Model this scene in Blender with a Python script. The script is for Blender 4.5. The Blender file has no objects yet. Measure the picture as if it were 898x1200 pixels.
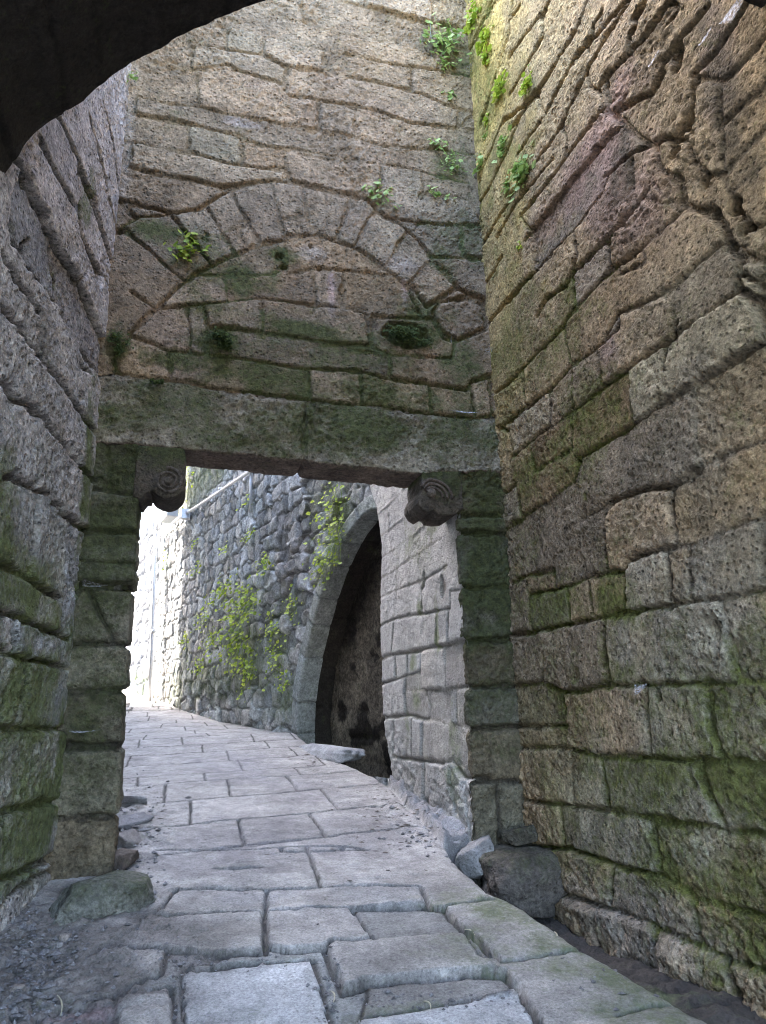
import bpy, bmesh, math, random
import numpy as np

random.seed(7)
rng = np.random.RandomState(11)
SC = bpy.context.scene
COL = SC.collection

# ------------------------------------------------------------------ camera calibration
W, H, F = 898.0, 1200.0, 835.0
EYE = np.array([0.0, 0.0, 1.6])


def cam_basis():
    p, r = math.radians(15.6), math.radians(1.4)
    fwd = np.array([0, math.cos(p), math.sin(p)])
    right = np.array([1.0, 0, 0])
    up = np.cross(right, fwd)
    c, s = math.cos(r), math.sin(r)
    r2, u2 = c * right - s * up, s * right + c * up
    d = fwd + r2 * ((200 - W / 2) / F) - u2 * ((841 - H / 2) / F)
    yaw = math.atan2(d[0], d[1])
    R = np.array([[math.cos(yaw), -math.sin(yaw), 0], [math.sin(yaw), math.cos(yaw), 0], [0, 0, 1]])
    return np.stack([R @ r2, R @ u2, R @ fwd], 1)


B = cam_basis()


def ray(x, y):
    return B @ np.array([(x - W / 2) / F, -(y - H / 2) / F, 1.0])


# ------------------------------------------------------------------ noise
def _hash(ix, iy, iz, seed):
    h = (ix.astype(np.int64) * 374761393 + iy.astype(np.int64) * 668265263 + iz.astype(np.int64) * 2147483647 + seed * 1274126177) & 0xFFFFFFFF
    h = ((h ^ (h >> 13)) * 1274126177) & 0xFFFFFFFF
    h = (h ^ (h >> 16)) & 0xFFFFFFFF
    return h.astype(np.float64) / 4294967295.0


def vnoise(P, scale, seed=0):
    """value noise in -1..1 of points P (N,3)"""
    Q = P / scale
    I = np.floor(Q)
    f = Q - I
    f = f * f * f * (f * (f * 6 - 15) + 10)
    I = I.astype(np.int64)
    out = 0
    for dx in (0, 1):
        wx = f[:, 0] if dx else 1 - f[:, 0]
        for dy in (0, 1):
            wy = f[:, 1] if dy else 1 - f[:, 1]
            for dz in (0, 1):
                wz = f[:, 2] if dz else 1 - f[:, 2]
                out = out + wx * wy * wz * _hash(I[:, 0] + dx, I[:, 1] + dy, I[:, 2] + dz, seed)
    return out * 2 - 1


def fbm(P, scale, octs=3, seed=0, gain=0.5):
    a, s, t = 1.0, 0, 0
    for o in range(octs):
        s = s + a * vnoise(P, scale / 2 ** o, seed + o * 17)
        t += a
        a *= gain
    return s / t


def sstep(a, b, x):
    t = np.clip((x - a) / (b - a), 0, 1)
    return t * t * (3 - 2 * t)


# ------------------------------------------------------------------ objects
def link(o, parent=None):
    COL.objects.link(o)
    if parent is not None:
        o.parent = parent
    return o


def tag(o, label=None, cat=None, group=None, kind=None):
    for k, v in (('label', label), ('category', cat), ('group', group), ('kind', kind)):
        if v:
            o[k] = v
    return o


def thing(name, label, cat, loc=(0, 0, 0), group=None):
    o = bpy.data.objects.new(name, None)
    o.location = loc
    o.empty_display_size = 0.1
    link(o)
    return tag(o, label, cat, group)


def mesh_obj(name, V, faces, mat, parent=None, attrs=None, smooth=True):
    """V (N,3); faces: (M,4) array or list of tuples"""
    V = np.asarray(V, dtype=np.float64)
    if parent is not None and parent.type == 'EMPTY':
        V = V - np.array(parent.location)
    me = bpy.data.meshes.new(name)
    if isinstance(faces, np.ndarray):
        n, k = faces.shape
        me.vertices.add(len(V))
        me.vertices.foreach_set('co', V.astype(np.float32).ravel())
        me.loops.add(n * k)
        me.loops.foreach_set('vertex_index', faces.astype(np.int32).ravel())
        me.polygons.add(n)
        me.polygons.foreach_set('loop_start', (np.arange(n) * k).astype(np.int32))
        me.update(calc_edges=True)
    else:
        me.from_pydata([tuple(v) for v in V], [], [tuple(f) for f in faces])
        me.update()
    me.validate()
    me.polygons.foreach_set('use_smooth', np.full(len(me.polygons), smooth))
    for k, a in (attrs or {}).items():
        a = np.asarray(a, dtype=np.float32)
        if a.ndim == 1:
            at = me.attributes.new(k, 'FLOAT', 'POINT')
            at.data.foreach_set('value', a)
        else:
            at = me.attributes.new(k, 'FLOAT_COLOR', 'POINT')
            c = np.ones((len(a), 4), dtype=np.float32)
            c[:, :3] = a
            at.data.foreach_set('color', c.ravel())
    me.materials.append(mat)
    o = bpy.data.objects.new(name, me)
    return link(o, parent)


def box(x0, x1, y0, y1, z0, z1):
    V = np.array([(x, y, z) for z in (z0, z1) for y in (y0, y1) for x in (x0, x1)], float)
    Fq = np.array([(0, 2, 3, 1), (4, 5, 7, 6), (0, 1, 5, 4), (2, 6, 7, 3), (0, 4, 6, 2), (1, 3, 7, 5)])
    return V, Fq


def merge(parts, alb=(0.2, 0.19, 0.17)):
    Vs, Fs, off = [], [], 0
    for V, Fq in parts:
        Vs.append(V)
        Fs.append(Fq + off)
        off += len(V)
    return np.concatenate(Vs), np.concatenate(Fs)


# ------------------------------------------------------------------ materials
def nd(nt, typ, loc=(0, 0), **kw):
    n = nt.nodes.new(typ)
    n.location = loc
    for k, v in kw.items():
        setattr(n, k, v)
    return n


def stone_mat(name, grain=55.0, bump=0.5, pit=0.35, moss_a=(0.035, 0.052, 0.014), moss_b=(0.11, 0.15, 0.03), rough=0.9, contrast=0.5, stretch=(1, 1, 1), lichen=0.25, spec=0.2):
    m = bpy.data.materials.new(name)
    m.use_nodes = True
    nt = m.node_tree
    nt.nodes.clear()
    L = nt.links.new
    out = nd(nt, 'ShaderNodeOutputMaterial')
    bs = nd(nt, 'ShaderNodeBsdfPrincipled')
    bs.inputs['Specular IOR Level'].default_value = spec
    geo = nd(nt, 'ShaderNodeTexCoord')
    mp = nd(nt, 'ShaderNodeMapping')
    mp.inputs['Scale'].default_value = stretch
    L(geo.outputs['Object'], mp.inputs['Vector'])

    def noise(scale, detail=4, rough_=0.6, dist=0.0):
        n = nd(nt, 'ShaderNodeTexNoise')
        n.inputs['Scale'].default_value = scale
        n.inputs['Detail'].default_value = detail
        n.inputs['Roughness'].default_value = rough_
        n.inputs['Distortion'].default_value = dist
        L(mp.outputs[0], n.inputs['Vector'])
        return n.outputs['Fac']

    def mr(src, a, b, c=0.0, d=1.0):
        n = nd(nt, 'ShaderNodeMapRange')
        n.inputs[1].default_value = a
        n.inputs[2].default_value = b
        n.inputs[3].default_value = c
        n.inputs[4].default_value = d
        L(src, n.inputs[0])
        return n.outputs[0]

    def math_(op, a, b):
        n = nd(nt, 'ShaderNodeMath', operation=op)
        for i, v in enumerate((a, b)):
            if isinstance(v, (int, float)):
                n.inputs[i].default_value = v
            else:
                L(v, n.inputs[i])
        return n.outputs[0]

    def mix(fac, a, b, typ='MIX'):
        n = nd(nt, 'ShaderNodeMix', data_type='RGBA', blend_type=typ)
        if isinstance(fac, (int, float)):
            n.inputs[0].default_value = fac
        else:
            L(fac, n.inputs[0])
        for i, v in ((6, a), (7, b)):
            if isinstance(v, tuple):
                n.inputs[i].default_value = (*v, 1)
            else:
                L(v, n.inputs[i])
        return n.outputs[2]

    alb = nd(nt, 'ShaderNodeAttribute', attribute_name='alb').outputs['Color']
    moss = nd(nt, 'ShaderNodeAttribute', attribute_name='moss').outputs['Fac']
    n_big = noise(2.3, 5, 0.62, 0.4)
    n_mid = noise(14, 5, 0.65)
    n_fin = noise(grain, 4, 0.7)
    n_spk = noise(grain * 3.2, 2, 0.6)
    # tone mottling: broad patches, hand-sized blotches, grain
    v = math_('MULTIPLY', mr(n_big, 0.3, 0.7, 1 - contrast * 0.5, 1 + contrast * 0.45), mr(n_mid, 0.28, 0.72, 1 - contrast * 0.6, 1 + contrast * 0.5))
    v = math_('MULTIPLY', v, mr(n_fin, 0.3, 0.7, 1 - contrast * 0.75, 1 + contrast * 0.7))
    v = math_('MULTIPLY', v, mr(noise(5.5, 5, 0.7, 0.8), 0.3, 0.7, 1 - contrast * 0.5, 1 + contrast * 0.45))
    v = math_('MULTIPLY', v, mr(n_spk, 0.3, 0.72, 0.82, 1.2))
    vor = nd(nt, 'ShaderNodeTexVoronoi')
    vor.inputs['Scale'].default_value = grain * 0.75
    L(mp.outputs[0], vor.inputs['Vector'])
    v = math_('MULTIPLY', v, mr(vor.outputs['Distance'], 0.05, 0.4, 1 - 0.5 * pit, 1.0))
    vc = nd(nt, 'ShaderNodeCombineColor')
    for i in range(3):
        L(v, vc.inputs[i])
    c = mix(1.0, alb, vc.outputs[0], 'MULTIPLY')
    # pale lichen flecks
    lic = mr(noise(9, 6, 0.75, 0.6), 0.62, 0.72, 0.0, lichen)
    c = mix(lic, c, (0.33, 0.34, 0.29))
    # moss: the attribute says how much, the noise says where it holds
    n_m = math_('ADD', math_('MULTIPLY', n_mid, 0.35), math_('MULTIPLY', noise(34, 5, 0.75), 0.65))
    n_m = math_('ADD', n_m, math_('MULTIPLY', mr(noise(4.5, 5, 0.65, 0.5), 0.25, 0.75, -0.5, 0.5), 0.34))
    thr = math_('ADD', n_m, math_('MULTIPLY', moss, 0.58))
    mf = mr(thr, 0.58, 0.92, 0.0, 0.86)
    mc = mix(mr(noise(21, 4, 0.7), 0.35, 0.68), moss_a, moss_b)
    c = mix(mf, c, mc)
    L(c, bs.inputs['Base Color'])
    rg = mr(n_mid, 0.2, 0.8, rough - 0.08, min(1.0, rough + 0.08))
    L(rg, bs.inputs['Roughness'])
    # relief
    pitv = mr(vor.outputs['Distance'], 0.0, 0.35)
    h = math_('ADD', math_('MULTIPLY', math_('MULTIPLY', n_fin, mr(noise(5.0, 3, 0.6), 0.35, 0.65, 0.35, 1.35)), 1.0), math_('MULTIPLY', n_mid, 0.9))
    h = math_('ADD', h, math_('MULTIPLY', pitv, pit))
    h = math_('ADD', h, math_('MULTIPLY', n_spk, 0.2))
    h = math_('ADD', h, math_('MULTIPLY', mf, mr(noise(130, 3, 0.7), 0.25, 0.75, 0.1, 0.7)))
    bp = nd(nt, 'ShaderNodeBump')
    bp.inputs['Strength'].default_value = bump
    bp.inputs['Distance'].default_value = 0.02
    L(h, bp.inputs['Height'])
    L(bp.outputs[0], bs.inputs['Normal'])
    L(bs.outputs[0], out.inputs[0])
    return m


def plain_mat(name, col, rough=0.7, metal=0.0, scale=25.0, var=0.25, bump=0.15, use_alb=False, transl=0.0):
    m = bpy.data.materials.new(name)
    m.use_nodes = True
    nt = m.node_tree
    bs = nt.nodes['Principled BSDF']
    bs.inputs['Roughness'].default_value = rough
    bs.inputs['Metallic'].default_value = metal
    tc = nd(nt, 'ShaderNodeTexCoord')
    n = nd(nt, 'ShaderNodeTexNoise')
    n.inputs['Scale'].default_value = scale
    n.inputs['Detail'].default_value = 5
    nt.links.new(tc.outputs['Object'], n.inputs['Vector'])
    r = nd(nt, 'ShaderNodeMapRange')
    r.inputs[1].default_value, r.inputs[2].default_value = 0.3, 0.7
    r.inputs[3].default_value, r.inputs[4].default_value = 1 - var, 1 + var
    nt.links.new(n.outputs['Fac'], r.inputs[0])
    cc = nd(nt, 'ShaderNodeCombineColor')
    for i in range(3):
        nt.links.new(r.outputs[0], cc.inputs[i])
    mx = nd(nt, 'ShaderNodeMix', data_type='RGBA', blend_type='MULTIPLY')
    mx.inputs[0].default_value = 1
    if use_alb:
        a = nd(nt, 'ShaderNodeAttribute', attribute_name='alb')
        nt.links.new(a.outputs['Color'], mx.inputs[6])
    else:
        mx.inputs[6].default_value = (*col, 1)
    nt.links.new(cc.outputs[0], mx.inputs[7])
    nt.links.new(mx.outputs[2], bs.inputs['Base Color'])
    bp = nd(nt, 'ShaderNodeBump')
    bp.inputs['Strength'].default_value = bump
    bp.inputs['Distance'].default_value = 0.01
    nt.links.new(n.outputs['Fac'], bp.inputs['Height'])
    nt.links.new(bp.outputs[0], bs.inputs['Normal'])
    if transl:
        tr = nd(nt, 'ShaderNodeBsdfTranslucent')
        nt.links.new(mx.outputs[2], tr.inputs['Color'])
        ms = nd(nt, 'ShaderNodeMixShader')
        ms.inputs[0].default_value = transl
        nt.links.new(bs.outputs[0], ms.inputs[1])
        nt.links.new(tr.outputs[0], ms.inputs[2])
        nt.links.new(ms.outputs[0], nt.nodes['Material Output'].inputs[0])
    return m


M = {}
M['warm'] = stone_mat('warm_brown_sandstone', grain=40, bump=1.25, pit=0.8, contrast=0.55, moss_a=(0.11, 0.12, 0.03), moss_b=(0.29, 0.33, 0.075))
M['gate'] = stone_mat('grey_brown_granite', grain=38, bump=1.35, pit=0.7, contrast=0.55, moss_a=(0.06, 0.075, 0.028), moss_b=(0.20, 0.245, 0.09))
M['left'] = stone_mat('grey_violet_granite', grain=40, bump=1.3, pit=0.8, contrast=0.55, moss_a=(0.11, 0.13, 0.04), moss_b=(0.29, 0.34, 0.12))
M['jamb'] = stone_mat('mossy_dark_granite', grain=40, bump=1.0, pit=0.5, contrast=0.6, moss_a=(0.036, 0.042, 0.018), moss_b=(0.12, 0.14, 0.055), lichen=0.15)
M['pale'] = stone_mat('pale_dressed_stone', grain=60, bump=0.6, pit=0.7, contrast=0.34, moss_a=(0.13, 0.15, 0.08), moss_b=(0.24, 0.28, 0.15), lichen=0.2)
M['rubble'] = stone_mat('blue_grey_rubble', grain=30, bump=0.7, pit=0.4, contrast=0.5, moss_a=(0.06, 0.08, 0.03), moss_b=(0.15, 0.19, 0.06))
M['path'] = stone_mat('worn_flagstone', grain=75, bump=0.5, pit=0.6, contrast=0.46, moss_a=(0.08, 0.10, 0.05), moss_b=(0.17, 0.20, 0.10), rough=0.78, lichen=0.12, spec=0.35)
M['dark'] = stone_mat('dark_vault_stone', grain=40, bump=0.6, pit=0.4, contrast=0.5, lichen=0.05)  # plain dark tone, shared by the vault and the arch soffit
M['plaster'] = stone_mat('dimmed_mottled_plaster', grain=30, bump=0.35, pit=0.25, contrast=0.9, lichen=0.3)  # mottled plaster; its recess shade is painted in the niche albedo
M['metal'] = plain_mat('galvanised_conduit', (0.52, 0.53, 0.55), 0.45, 0.4, 60, 0.15)
M['leaf'] = plain_mat('fresh_leaf', (0.1, 0.2, 0.02), 0.55, 0, 60, 0.2, 0.1, True, 0.35)
M['mossleaf'] = plain_mat('dark_moss_cushion', (0.03, 0.06, 0.015), 0.9, 0, 60, 0.4, 0.2, True, 0.15)
M['straw'] = plain_mat('dry_straw', (0.5, 0.46, 0.34), 0.7, 0, 80, 0.2)
M['laneblocker'] = plain_mat('lane_blocker_masonry', (0.42, 0.40, 0.37), 0.9, 0, 6, 0.3, 0.5)  # stone of the added lane blocker, lightened to bounce light
M['soil'] = plain_mat('trodden_soil', (0.11, 0.10, 0.10), 0.95, 0, 18, 0.5, 0.6)


def web_mat():
    m = bpy.data.materials.new('cobweb_silk')
    m.use_nodes = True
    nt = m.node_tree
    bs = nt.nodes['Principled BSDF']
    bs.inputs['Base Color'].default_value = (0.75, 0.76, 0.8, 1)
    bs.inputs['Roughness'].default_value = 0.9
    tr = nd(nt, 'ShaderNodeBsdfTransparent')
    a = nd(nt, 'ShaderNodeAttribute', attribute_name='dens')
    tc = nd(nt, 'ShaderNodeTexCoord')
    n = nd(nt, 'ShaderNodeTexNoise')
    n.inputs['Scale'].default_value = 60
    n.inputs['Detail'].default_value = 4
    nt.links.new(tc.outputs['Object'], n.inputs['Vector'])
    r = nd(nt, 'ShaderNodeMapRange')
    r.inputs[1].default_value, r.inputs[2].default_value = 0.35, 0.7
    nt.links.new(n.outputs['Fac'], r.inputs[0])
    mu = nd(nt, 'ShaderNodeMath', operation='MULTIPLY')
    nt.links.new(a.outputs['Fac'], mu.inputs[0])
    nt.links.new(r.outputs[0], mu.inputs[1])
    ms = nd(nt, 'ShaderNodeMixShader')
    nt.links.new(mu.outputs[0], ms.inputs[0])
    nt.links.new(tr.outputs[0], ms.inputs[1])
    nt.links.new(bs.outputs[0], ms.inputs[2])
    nt.links.new(ms.outputs[0], nt.nodes['Material Output'].inputs[0])
    return m


M['web'] = web_mat()

# ------------------------------------------------------------------ traced windows of the survey photographs
WIN = dict(RA=(598, 0, 2.993), RB=(598, 380, 2.993), RC=(598, 760, 2.993), RD=(540, 380, 4.49), BE=(350, 0, 2.993), BF=(120, 0, 2.993),
           BG=(100, 360, 2.993), BH=(380, 360, 2.993), LA=(0, 100, 2.993), LB=(0, 450, 3.991), LC=(0, 740, 3.991), PA=(430, 550, 5.217),
           PB=(430, 760, 4.49), G1=(0, 980, 2.993), G2=(250, 980, 2.993), G3=(540, 980, 2.993), G4=(130, 800, 2.993), PX=(0, 0, 1.0))


def trace(txt):
    """'WIN k w : x,y x,y ; x,y x,y' lines -> list of (k, w, [(px,py)...])"""
    out = []
    for ln in txt.strip().splitlines():
        if ':' not in ln:
            continue
        head, body = ln.split(':')
        h = head.split()
        x0, y0, s = WIN[h[0]]
        k = float(h[1]) if len(h) > 1 else 1.0
        w = float(h[2]) if len(h) > 2 else 0.008
        for pl in body.split(';'):
            pts = [tuple(float(q) for q in p.split(',')) for p in pl.split()]
            if len(pts) > 1:
                out.append((k, w, [(x0 + a / s, y0 + b / s) for a, b in pts]))
    return out


class Plane:
    """vertical wall plane: uv = (distance along U from O, height z)"""

    def __init__(s, O, az_deg=None, U=None, N=None):
        s.O = np.array(O, float)
        if U is None:
            a = math.radians(az_deg)
            U = (math.sin(a), math.cos(a), 0)
        s.U = np.array(U, float)
        n = np.array([s.U[1], -s.U[0], 0.0])
        if (EYE - s.O) @ n < 0:
            n = -n
        s.N = n

    def pt(s, x, y):
        d = ray(x, y)
        return EYE + d * ((s.N @ (s.O - EYE)) / (s.N @ d))

    def uv(s, x, y):
        P = s.pt(x, y)
        return ((P - s.O) @ s.U, P[2])

    def pos(s, u, v):
        return s.O[None, :2].repeat(len(u), 0) + u[:, None] * s.U[None, :2], v

    def world(s, u, v, off=0.0):
        P = s.O[None, :] * np.array([1, 1, 0]) + u[:, None] * s.U[None, :]
        P[:, 2] = v
        return P + s.N[None, :] * (off[:, None] if isinstance(off, np.ndarray) else off)


class GroundMap:
    def pt(s, x, y):
        d = ray(x, y)
        t = 1.6 / (0.12 * d[1] - d[2])
        return EYE + d * t

    def uv(s, x, y):
        P = s.pt(x, y)
        return (P[0], P[1])


def snap_ends(js, tol=0.14, ext=0.0):
    """run open joint ends on to the next joint so that every block is closed"""
    A_, B_, own = [], [], []
    for i, (k, w, p) in enumerate(js):
        for a, b in zip(p[:-1], p[1:]):
            A_.append(a)
            B_.append(b)
            own.append(i)
    A_, B_, own = np.array(A_), np.array(B_), np.array(own)
    out = []
    for i, (k, w, p) in enumerate(js):
        p = list(p)
        if p[0] != p[-1]:
            for end in (0, -1):
                q = np.array(p[end])
                nb = np.array(p[1] if end == 0 else p[-2])
                dr = (q - nb) / (np.linalg.norm(q - nb) + 1e-9)
                m = own != i
                a, d = A_[m], B_[m] - A_[m]
                t = np.clip(((q - a) * d).sum(1) / ((d * d).sum(1) + 1e-12), 0, 1)
                c = a + d * t[:, None]
                vec = c - q
                dist = np.hypot(vec[:, 0], vec[:, 1])
                # favour going on in the same direction
                fwd = (vec @ dr) / (dist + 1e-9)
                cost = np.where(dist < 0.015, dist, dist * (2.2 - np.clip(fwd, -1, 1)))
                j = int(np.argmin(cost))
                if dist[j] < tol and dist[j] > 1e-4:
                    if end == 0:
                        p.insert(0, tuple(c[j]))
                    else:
                        p.append(tuple(c[j]))
        out.append((k, w, p))
    return out


def joint_field(us, vs, joints, default_d=0.3, warp=0.012, wscale=0.14, seed=1):
    """distance to the nearest joint edge (minus half width) and its depth factor on the grid"""
    nu, nv = len(us), len(vs)
    D = np.full((nu, nv), default_d)
    K = np.ones((nu, nv))
    UU, VV = np.meshgrid(us, vs, indexing='ij')
    Pn = np.stack([UU.ravel(), VV.ravel(), np.full(UU.size, seed * 3.7)], 1)
    WU = UU + (warp * fbm(Pn, wscale, 2, seed)).reshape(nu, nv) + (0.35 * warp * vnoise(Pn, 0.03, seed + 3)).reshape(nu, nv)
    WV = VV + (warp * fbm(Pn, wscale, 2, seed + 50)).reshape(nu, nv) + (0.35 * warp * vnoise(Pn, 0.03, seed + 5)).reshape(nu, nv)
    mg = default_d
    for k, w, pts in joints:
        for (a, b) in zip(pts[:-1], pts[1:]):
            u0, u1 = min(a[0], b[0]) - mg, max(a[0], b[0]) + mg
            v0, v1 = min(a[1], b[1]) - mg, max(a[1], b[1]) + mg
            i0, i1 = np.searchsorted(us, (u0, u1))
            j0, j1 = np.searchsorted(vs, (v0, v1))
            if i1 <= i0 or j1 <= j0:
                continue
            x, y = WU[i0:i1, j0:j1], WV[i0:i1, j0:j1]
            dx, dy = b[0] - a[0], b[1] - a[1]
            l2 = dx * dx + dy * dy + 1e-12
            t = np.clip(((x - a[0]) * dx + (y - a[1]) * dy) / l2, 0, 1)
            d = np.hypot(x - a[0] - t * dx, y - a[1] - t * dy) - w
            sub = D[i0:i1, j0:j1]
            m = d < sub
            sub[m] = d[m]
            K[i0:i1, j0:j1][m] = k
    return D, K, UU, VV


def stone_ids(D, thr=0.003, iters=260):
    nu, nv = D.shape
    big = 10 ** 9
    lab = np.arange(nu * nv).reshape(nu, nv).astype(np.int64)
    m = D > thr
    lab[~m] = big
    for it in range(iters):
        old = lab
        new = lab.copy()
        new[1:] = np.minimum(new[1:], lab[:-1])
        new[:-1] = np.minimum(new[:-1], lab[1:])
        new[:, 1:] = np.minimum(new[:, 1:], new[:, :-1])
        new[:, :-1] = np.minimum(new[:, :-1], new[:, 1:])
        new[~m] = big
        # pointer jump
        fl = new.ravel()
        ok = fl < big
        fl[ok] = np.minimum(fl[ok], np.where(fl[fl[ok]] < big, fl[fl[ok]], fl[ok]))
        lab = fl.reshape(nu, nv)
        if np.array_equal(lab, old):
            break
    # joints inherit a neighbour so that colours do not break up
    for it in range(6):
        bad = lab == big
        if not bad.any():
            break
        for ax, sh in ((0, 1), (0, -1), (1, 1), (1, -1)):
            r = np.roll(lab, sh, ax)
            f = (lab == big) & (r < big)
            lab[f] = r[f]
    lab[lab == big] = 0
    return lab


def lab_rand(lab, seed):
    a = lab.ravel().astype(np.int64)
    return _hash(a, a // 7 + seed, a * 0 + seed, seed).reshape(lab.shape)


def quads(nu, nv, keep=None):
    idx = np.arange(nu * nv).reshape(nu, nv)
    q = np.stack([idx[:-1, :-1], idx[1:, :-1], idx[1:, 1:], idx[:-1, 1:]], -1)
    if keep is not None:
        return q[keep]
    return q.reshape(-1, 4)


def compact(V, Fq, attrs):
    used = np.unique(Fq)
    mp = np.full(len(V), -1)
    mp[used] = np.arange(len(used))
    return V[used], mp[Fq], {k: a[used] for k, a in attrs.items()}


def in_poly(x, y, poly):
    inside = np.zeros(x.shape, bool)
    n = len(poly)
    for i in range(n):
        x0, y0 = poly[i]
        x1, y1 = poly[(i + 1) % n]
        if y0 == y1:
            continue
        c = ((y0 > y) != (y1 > y)) & (x < (x1 - x0) * (y - y0) / (y1 - y0) + x0)
        inside ^= c
    return inside


def relief(D, K, UU, VV, seed, depth=0.03, rr=0.022, off=0.012, low=0.006, mid=0.006, fine=0.003, pits=(), rough=None, tilt=0.06, chip=0.02):
    """height of the masonry surface over the wall plane, plus attributes"""
    sh = D.shape
    P = np.stack([UU.ravel(), VV.ravel(), np.full(UU.size, seed * 1.31)], 1)
    lab = stone_ids(D)
    r1, r2, r3 = lab_rand(lab, seed), lab_rand(lab, seed + 5), lab_rand(lab, seed + 9)
    # each block's own slight tilt about its centre
    uq, inv = np.unique(lab.ravel(), return_inverse=True)
    cnt = np.bincount(inv).astype(float)
    cu_ = (np.bincount(inv, UU.ravel()) / cnt)[inv].reshape(sh)
    cv_ = (np.bincount(inv, VV.ravel()) / cnt)[inv].reshape(sh)
    tl_ = np.clip((r2 - 0.5) * tilt * (UU - cu_) + (r3 - 0.5) * tilt * 1.6 * (VV - cv_), -0.02, 0.02)
    # broken corners and uneven joint edges
    De = D - chip * np.clip(fbm(P, 0.11, 3, seed + 71), 0, 1).reshape(sh) * 1.6 - 0.006 * np.abs(vnoise(P, 0.035, seed + 72)).reshape(sh)
    t = np.clip(De / (rr * (0.6 + 0.9 * r2)), 0, 1)
    prof = np.sqrt(np.clip(1 - (1 - t) ** 2, 0, 1))
    dn = np.clip(0.95 + 0.7 * vnoise(P, 0.30, seed + 31), 0.5, 1.6).reshape(sh)
    dep = depth * K * dn
    h = dep * (prof - 1)
    h = h + (off * (r1 - 0.5) * 2 + tl_) * prof
    A = 1.0 if rough is None else rough
    act = np.clip(0.9 + 1.1 * vnoise(P, 0.45, seed + 33), 0.25, 1.7).reshape(sh)
    h = h + A * (low * fbm(P, 0.28, 3, seed + 1)).reshape(sh) + A * act * (mid * fbm(P * np.array([1, 1.15, 1]), 0.06, 2, seed + 2)).reshape(sh) + A * act * (fine * vnoise(P, 0.022, seed + 3)).reshape(sh)
    for (pu, pv, ru, rv, dd) in pits:
        q = ((UU - pu) / ru) ** 2 + ((VV - pv) / rv) ** 2
        q = q + (0.5 * fbm(P, 0.08, 2, seed + 8)).reshape(sh)
        h = h - dd * sstep(1.0, 0.35, q)
    jm = 1 - sstep(-0.002, 0.010, De)
    return h, jm, r1, r2, r3


def blobs(UU, VV, lst, seed, sc=0.22):
    P = np.stack([UU.ravel(), VV.ravel(), np.full(UU.size, seed * 2.1)], 1)
    wn = fbm(P, sc, 3, seed).reshape(UU.shape)
    out = np.zeros(UU.shape)
    for (pu, pv, ru, rv, s) in lst:
        q = np.sqrt(((UU - pu) / ru) ** 2 + ((VV - pv) / rv) ** 2) + 0.8 * wn
        out = np.maximum(out, s * sstep(1.45, 0.15, q))
    return out


def colour(base, jm, r1, r2, r3, mortar=(0.2, 0.17, 0.13), var=0.22, hue=0.06, jmix=0.75, gain=1.0):
    base = [min(.6, b * gain) for b in base]
    b = np.array(base)[None, None, :] * (1 + var * (r1 - 0.5) * 2)[:, :, None]
    b = b * (1 + hue * np.stack([(r2 - 0.5) * 2, (r3 - 0.5) * 0.6, -(r2 - 0.5) * 2], -1))
    f = (jm * jmix)[:, :, None]
    return b * (1 - f) + np.array(mortar)[None, None, :] * f


def tint(alb, UU, VV, lst, seed):
    for (pu, pv, ru, rv, col, s) in lst:
        f = blobs(UU, VV, [(pu, pv, ru, rv, s)], seed, min(0.22, max(0.04, ru)))[:, :, None]
        alb = alb * (1 - f) + np.array(col)[None, None, :] * f
        seed += 1
    return alb


def coursed(u0, u1, v0, v1, seed, ch=(0.24, 0.4), lw=(0.35, 0.8), k=0.9, w=0.008):
    r = random.Random(seed)
    js, v = [], v0
    while v < v1:
        n = int((u1 - u0) / 0.5) + 2
        js.append((k, w, [(u0 + (u1 - u0) * i / n, v + r.uniform(-.02, .02)) for i in range(n + 1)]))
        hgt = r.uniform(*ch)
        u = u0 + r.uniform(0, .5)
        while u < u1:
            js.append((k, w, [(u, v), (u + r.uniform(-.02, .02), v + hgt)]))
            u += r.uniform(*lw)
        v += hgt
    return js


def uvj(mapper, tr):
    return [(k, w, [mapper.uv(*p) for p in pts]) for k, w, pts in tr]


def px_blobs(mapper, lst):
    return [(*mapper.uv(x, y), ru, rv, s) for (x, y, ru, rv, s) in lst]


def px_tints(mapper, lst):
    return [(*mapper.uv(x, y), ru, rv, c, s) for (x, y, ru, rv, c, s) in lst]


def add_back(V, Fq, attrs, parts, alb=(0.22, 0.2, 0.17)):
    """append plain core blocks behind the face"""
    for bv, bf in parts:
        off = len(V)
        V = np.concatenate([V, bv])
        Fq = np.concatenate([Fq, bf + off])
        for k in attrs:
            a = attrs[k]
            ex = np.tile(np.array(alb), (len(bv), 1)) if a.ndim == 2 else np.zeros(len(bv))
            attrs[k] = np.concatenate([a, ex])
    return V, Fq, attrs


def axis(*segs):
    """axis((a,b,step),...) -> sorted coordinates"""
    out = []
    for a, b, st in segs:
        n = max(1, int(round((b - a) / st)))
        out.append(np.linspace(a, b, n + 1)[:-1])
    out.append(np.array([segs[-1][1]]))
    return np.concatenate(out)


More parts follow.
